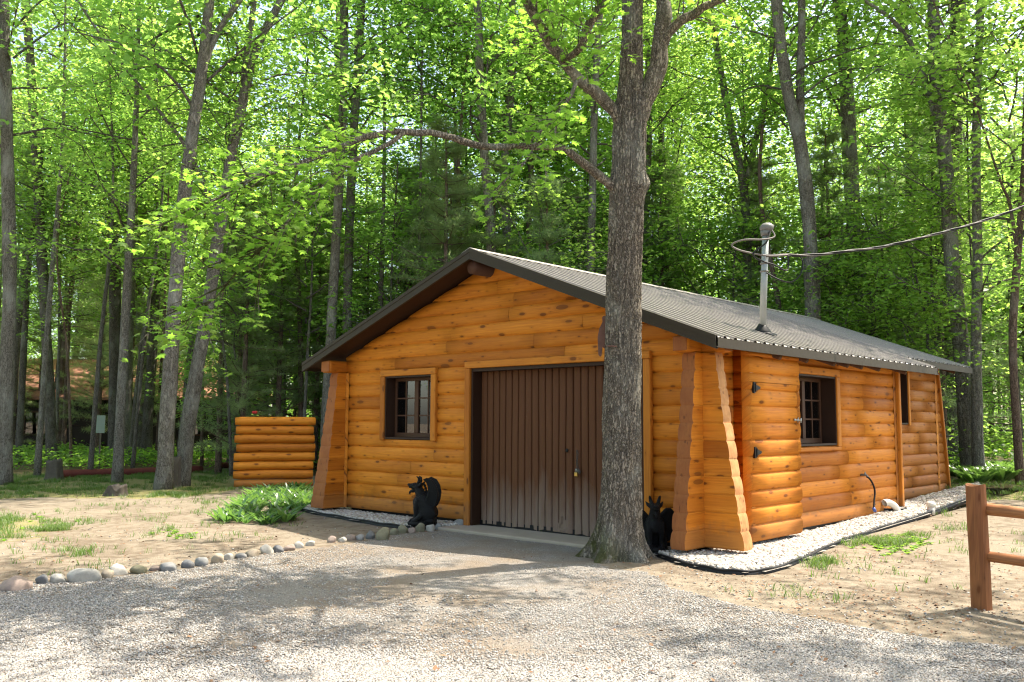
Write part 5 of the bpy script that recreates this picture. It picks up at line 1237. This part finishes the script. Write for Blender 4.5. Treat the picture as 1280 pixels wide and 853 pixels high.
pb = G(1227.5, 760); dpost = float((pb-CAM)@FW); ptop = P3(1219.5, 608, dpost)
zt = P3(1232, 645, dpost)[2]; d2 = ray(1280, 650.5); t2 = (zt-CAM[2])/d2[2]; e2 = CAM+d2*t2; s2 = P3(1226, 644, dpost); rd = norm((e2-s2)*np.array([1, 1, 0])); print('rail dir', rd, dpost, pb, ptop)
fence = thing('rail_fence', 'brown timber post and rail fence end at the right edge by the driveway', 'fence', pb)
fa = math.atan2(rd[1], rd[0])
def post(o, top):
    m = MB(); nz = 14; v, f = [], []; hx, hy = .072, .062
    for i in range(nz):
        t = i/(nz-1); c = np.array(o)*(1-t)+np.array(top)*t
        for k in range(12):
            a = k*math.pi/6; r = 1/max(abs(math.cos(a)), abs(math.sin(a)))**.75
            q = np.array([math.cos(a)*r*hx, math.sin(a)*r*hy, 0])*(1+.04*noise3(k*1.7, t*4, 3))
            ca, sa = math.cos(fa), math.sin(fa); z = c[2]+(.012*math.cos(a*2)+.01 if i == nz-1 else 0)
            v.append((c[0]+q[0]*ca-q[1]*sa, c[1]+q[0]*sa+q[1]*ca, z))
    for i in range(nz-1):
        for k in range(12): f.append((i*12+k, i*12+(k+1) % 12, (i+1)*12+(k+1) % 12, (i+1)*12+k))
    f.append(tuple((nz-1)*12+k for k in range(12)))
    m.add(v, f, [(p[2], (p[0]+p[1])*1.2) for p in v]); return m.build('post', FENCEWOOD, fence)
tp = ptop-pb; post((0, 0, -.25), tp); o2 = rd*2.35; post(o2+np.array([0, 0, -.25]), o2+np.array([.02, .02, 1.02]))
def rail(zc, h, wd, live):
    m = MB(); n = 26; v, f, uv = [], [], []
    for i in range(n):
        s = 2.35*i/(n-1); c = rd*s
        for k in range(10):
            a = k*2*math.pi/10; r = 1/max(abs(math.cos(a)), abs(math.sin(a)))**.6
            hh = h*(1+live*noise3(s*5, 1, 2)) if math.sin(a) > 0 else h
            y = math.cos(a)*r*wd; z = math.sin(a)*r*hh
            v.append((c[0]-rd[1]*y, c[1]+rd[0]*y, zc+z+.006*noise3(s*3, 4, 4))); uv.append((s, a*.08))
        if i:
            for k in range(10): f.append(((i-1)*10+k, (i-1)*10+(k+1) % 10, i*10+(k+1) % 10, i*10+k))
    m.add(v, f, uv); m.build('rail', FENCEWOOD, fence, True)
zr1 = P3(1232, 637.5, dpost)[2]-pb[2]; zr2 = P3(1236, 695.5, dpost)[2]-pb[2]
rail(zr1, .046, .06, .22); rail(zr2, .040, .05, .05)

def lying_log(p0, p1, r, label):
    a, b = G(*p0), G(*p1); a = a+np.array([0, 0, r*.85]); b = b+np.array([0, 0, r*.85]); m = MB(); n = 24
    P = [(b-a)*t+np.array([0, 0, .02*noise3(t*6, 1, 1)]) for t in np.linspace(0, 1, n)]
    m.tube(P, [r*(1+.10*noise3(t*9, 3, 1)) for t in np.linspace(0, 1, n)], 14, True, .08)
    o = m.build('barrier_log', REDLOG, None, True, a); return tag(o, label, 'log')
lying_log((64, 598), (252, 590), .105, 'long red-painted log lying along the edge of the lawn')
lying_log((272, 586), (300, 584), .10, 'short red-painted log piece lying left of the log screen')
def stump(px, py, w, h, label, lean=(0, 0), wide=1.3, name='tree_stump'):
    b = G(px, py); d = float((b-CAM)@FW); r = w*d/FPX*.5; H = h*d/FPX; m = MB(); n = 40; v, f = [], []; nz = 9
    for i in range(nz):
        t = i/(nz-1)
        for k in range(n):
            a = k*2*math.pi/n; q = r*(1+(wide-1)*math.exp(-t*4))*(1+.24*noise3(math.cos(a)*2+px, math.sin(a)*2, t*.6)+.14*noise3(math.cos(a)*5+px, math.sin(a)*5, t*.5))
            z = H*t*(1+((.32 if h < 20 else .10)*noise3(math.cos(a)*2.2+px, math.sin(a)*2.2, 3) if t > .5 else 0))
            v.append((math.cos(a)*q+lean[0]*t, math.sin(a)*q+lean[1]*t, z-.03))
    for i in range(nz-1):
        for k in range(n): f.append((i*n+k, i*n+(k+1) % n, (i+1)*n+(k+1) % n, (i+1)*n+k))
    c = len(v); v.append((lean[0], lean[1], H*.93))
    for k in range(n): f.append(((nz-1)*n+k, (nz-1)*n+(k+1) % n, c))
    m.add(v, f); o = m.build(name, STUMP, None, True, b); return tag(o, label, 'stump')
stump(67, 600, 17, 26, 'weathered upright stump at the left end of the long red log')
stump(146, 620, 26, 13, 'low broken grey stump alone on the lawn', wide=1.25)
stump(217, 610, 15, 38, 'sawn bark-covered stump between the two big lawn-edge trunks', wide=1.15)

# notice sheet on its stake and the house seen through the trunks
nb = P3(125, 545, 27.5); gz = float(ghm(nb[0], nb[1])); zc = P3(125, 530, 27.5)[2]
nbt = thing('notice_board', 'pale notice sheet on a stake among the thin trunks at left', 'sign', (nb[0], nb[1], gz), math.atan2(RT[1], RT[0]))
m = MB(); m.box((-.14, -.012, zc-gz-.28), (.14, .0, zc-gz+.26)); m.build('sheet', SIGNW, nbt)
m = MB()
for k in range(7): m.box((-.11, -.015, zc-gz+.18-k*.06), (.11-.05*(k % 3), -.0122, zc-gz+.195-k*.06))
m.build('print', SIGNT, nbt)
m = MB(); m.box((-.02, .002, 0), (.02, .04, zc-gz+.2)); m.build('stake', BARKD and STUMP, nbt)
hb = P3(130, 540, 37); hz_ = float(ghm(hb[0], hb[1]))
hs = thing('distant_house', 'dark brown house with red-brown roof seen through the trunks at left', 'house', (hb[0], hb[1], hz_), math.atan2(RT[1], RT[0])+.1)
m = MB(); m.box((-5.2, 0, 0), (5.4, 6, 2.45)); m.build('wall', HOUSEWALL, hs)
m = MB(); m.prism([(-.5, 2.35), (3, 4.1), (6.5, 2.35), (6.5, 2.47), (3, 4.25), (-.5, 2.47)], 0, -5.6, 5.8); m.build('roof', HOUSEROOF, hs)
for x in (-3.2, .4, 3.0):
    m = MB(); m.box((x, -.03, .9), (x+1.0, .0-.003, 1.9)); f_ = m.build('window', SASH, hs); m = MB(); m.box((x+.07, -.036, .97), (x+.93, -.031, 1.83)); m.build('pane', GLASS, f_)

# ------------------------------------------------------------------ service mast and cable
mb = np.array([-.27, 2.0, roof_top(-.27)]); dm = float((mb-CAM)@FW); mt = P3(957, 292, dm)
mast = thing('service_mast', 'grey galvanised electric mast with hooded head standing on the roof', 'mast', mb); tpv = mt-mb
m = MB(); m.tube([(0, 0, -.1), tpv*.5, tpv], .045, 18); m.build('pipe', STEEL, mast, True)
m = MB(); m.tube([(0, 0, -.03), (0, 0, .03), (.002, 0, .09), (.004, 0, .13)], [.13, .115, .07, .05], 18); m.box((-.13, -.14, -.055), (.14, .14, -.0)); o = m.build('roof_boot', BLACKRUB, mast, True)
m = MB(); hd = tpv; m.tube([hd+np.array([0, 0, -.03]), hd+np.array([0, 0, .03])], [.062, .07], 16); m.ell(hd+RT*.015+np.array([0, 0, .075]), (.095, .08, .07)); m.tube([hd+RT*.03+np.array([0, 0, .09]), hd+RT*.10+np.array([0, 0, .07])], [.065, .045], 14)
m.build('weatherhead', GREYCAP, mast, True)
m = MB()
for z in (.62, .70): th = np.linspace(0, 6.283, 20); m.tube([tpv*z+np.array([math.cos(a)*.05, math.sin(a)*.05, 0]) for a in th], .012, 6, False)
m.build('clamp', GREYCAP, mast, True)
def spline(P, k=10):
    P = np.array(P, float); t = np.linspace(0, len(P)-1, (len(P)-1)*k+1); i = np.minimum(t.astype(int), len(P)-2); f = (t-i)[:, None]
    p0, p1, p2, p3 = P[np.maximum(i-1, 0)], P[i], P[i+1], P[np.minimum(i+2, len(P)-1)]
    return .5*((2*p1)+(-p0+p2)*f+(2*p0-5*p1+4*p2-p3)*f*f+(-p0+3*p1-3*p2+p3)*f**3)
cab_o = thing('service_cable', 'twisted black and bare overhead service cable looped at the mast', 'cable', mb)
drop = [(958, 320, dm-.05), (980, 319, dm-.05), (1003, 319.5, dm), (1030, 318, dm+.1), (1060, 314, dm+.25), (1093, 310.5, dm+.4), (1131, 302.5, dm+.6), (1179, 290.5, dm+.8), (1227, 277, dm+1.1), (1280, 258, dm+1.4), (1360, 226, dm+1.9), (1500, 160, dm+2.8)]
c = spline([P3(*p) for p in drop], 14)-mb; n = len(c); ph = np.cumsum(np.r_[0, np.linalg.norm(np.diff(c, axis=0), axis=1)])*6.0
def strand(o, r, mat, nm): m = MB(); m.tube(c+np.stack([np.zeros(n), np.cos(ph+o)*.011, np.sin(ph+o)*.011], 1), r, 8); m.build(nm, mat, cab_o, True)
strand(0, .0085, GREYCABLE, 'bare_strand'); strand(2.1, .0105, BLACKRUB, 'black_strand'); strand(4.2, .0105, BLACKRUB, 'black_strand')
def loop(pts, r, mat): m = MB(); m.tube(spline([P3(*p) for p in pts])-mb, r, 8); m.build('lead_loop', mat, cab_o, True)
loop([(964, 287, dm-.05), (968, 296, dm-.1), (954, 299.5, dm-.15), (930, 300, dm-.15), (915, 306, dm-.1), (923, 312.5, dm-.12), (944, 317.5, dm-.12), (962, 320, dm-.1), (985, 319, dm-.05)], .0115, GREYCABLE)
loop([(962, 290, dm-.07), (958, 303, dm-.15), (943, 315, dm-.18), (943, 321, dm-.18), (954, 327, dm-.17), (968, 331.5, dm-.15), (982, 338.5, dm-.12), (985.5, 333, dm-.08), (985, 320, dm-.05)], .011, BLACKRUB)
loop([(958, 341, dm-.06), (970, 348, dm-.1), (986, 353, dm-.1), (997, 348, dm-.08), (1003, 337, dm-.05), (1003, 326, dm-.03), (999, 319, dm)], .010, BLACKRUB)

# ------------------------------------------------------------------ hose, pipes, metal bird
def hitx(px, py, x): d = ray(px, py); t = (x-CAM[0])/d[0]; return CAM+d*t
sp = hitx(1081.5, 594, .06); hose = thing('garden_hose', 'black hose hanging from a wall tap and coiled on white pebbles', 'hose', (sp[0], sp[1], 0)); o0 = np.array([sp[0], sp[1], 0])
m = MB(); m.tube([(-.1, 0, sp[2]), (.02, 0, sp[2]), (.04, 0, sp[2]-.03)], [.018, .016, .016], 10); m.ell((.0, 0, sp[2]+.012), (.012, .03, .03)); m.tube([(.0, 0, sp[2]), (.0, 0, sp[2]+.05)], .007, 6); m.build('tap', GREYCAP, hose, True)
hp = [hitx(x, y, xx)-o0 for x, y, xx in ((1083, 596, .10), (1086.5, 598, .13), (1091, 605, .16), (1093.5, 614, .17), (1092.8, 626, .18), (1092, 638, .2))]
zg = float(ghm(sp[0], sp[1]))+.07
m = MB(); m.tube(spline(hp), .014, 9)
cc = G(1111, 641); cp = []
for i in range(90):
    a = i*.19; r = .27+.02*math.sin(i*.4)+.0006*i; cp.append((cc[0]-o0[0]+math.cos(a)*r*.75, cc[1]-o0[1]+math.sin(a)*r*1.15, zg+.012+.008*math.sin(a*1.3)+.0005*i))
m.tube(cp, .0125, 8); m.build('hose_tube', BLACKRUB, hose, True)
fpos = hp[-1]; m = MB(); m.tube([fpos+np.array([0, 0, .03]), fpos+np.array([.01, .03, -.02])], .024, 10); m.build('fitting', BLUE, hose, True)
e = hitx(1104, 629, .02); q = np.array([e[0], e[1], 0]); gz = float(ghm(e[0], e[1]))
pe = thing('vent_elbow', 'white plastic elbow pipe sticking up by the hose coil', 'pipe', q)
eb = spline([(.0+.02, -.0, e[2]+.0), (.05, .05, e[2]+.01), (.10, .13, e[2]-.03), (.13, .20, e[2]-.10), (.135, .22, gz)]); m = MB(); m.tube(eb, .052, 16, False); m.tube(eb[::-1], .046, 16, False); m.tube([eb[0]-(eb[3]-eb[0])*.1, eb[3]], .058, 16, False); m.build('elbow', PVC, pe, True)
vb = G(1164, 642); hv = 15*float((vb-CAM)@FW)/FPX; pv = thing('vent_pipe', 'short white capped pipe standing in the pebbles near the edging', 'pipe', vb)
m = MB(); m.tube([(0, 0, -.02), (0, 0, hv*.6)], .058, 18); m.build('pipe', PVC, pv, True)
m = MB(); m.tube([(0, 0, hv*.55), (0, 0, hv*.8), (0, 0, hv*.95), (0, 0, hv*1.02)], [.07, .07, .055, .015], 18); m.build('cap', PVC, pv, True)
# rusty bird cut from sheet steel, hung on the maple
bd = MB_D+.14; ol = [(752.5, 397), (755, 394.6), (758, 395.5), (760, 399), (764, 404), (768, 416), (766, 432), (757, 432.6), (756.3, 436.5), (753.3, 434), (752, 445), (750, 446.2), (748, 443.8), (747.4, 432.5), (747, 422), (749, 411), (753.2, 402.6)]
bo = P3(756, 420, bd); bird = thing('metal_bird', 'flat rusty metal bird cut-out hanging on the left side of the maple trunk', 'ornament', bo)
m = MB(); v = [P3(x, y, bd+dd)-bo for dd in (0, .008) for x, y in ol]; n = len(ol); m.add(v, [tuple(range(n)), tuple(range(2*n-1, n-1, -1))]+[(i, n+i, n+(i+1) % n, (i+1) % n) for i in range(n)]); o = m.build('body', RUST, bird); recalc(o)
m = MB(); m.tube([P3(756, 432.5, bd-.02)-bo, P3(763, 432.6, MB_D-.27)-bo, P3(771, 433.2, MB_D-.235)-bo], .007, 8); m.build('perch', RUST, bird, True)
print('objects', len(bpy.data.objects))
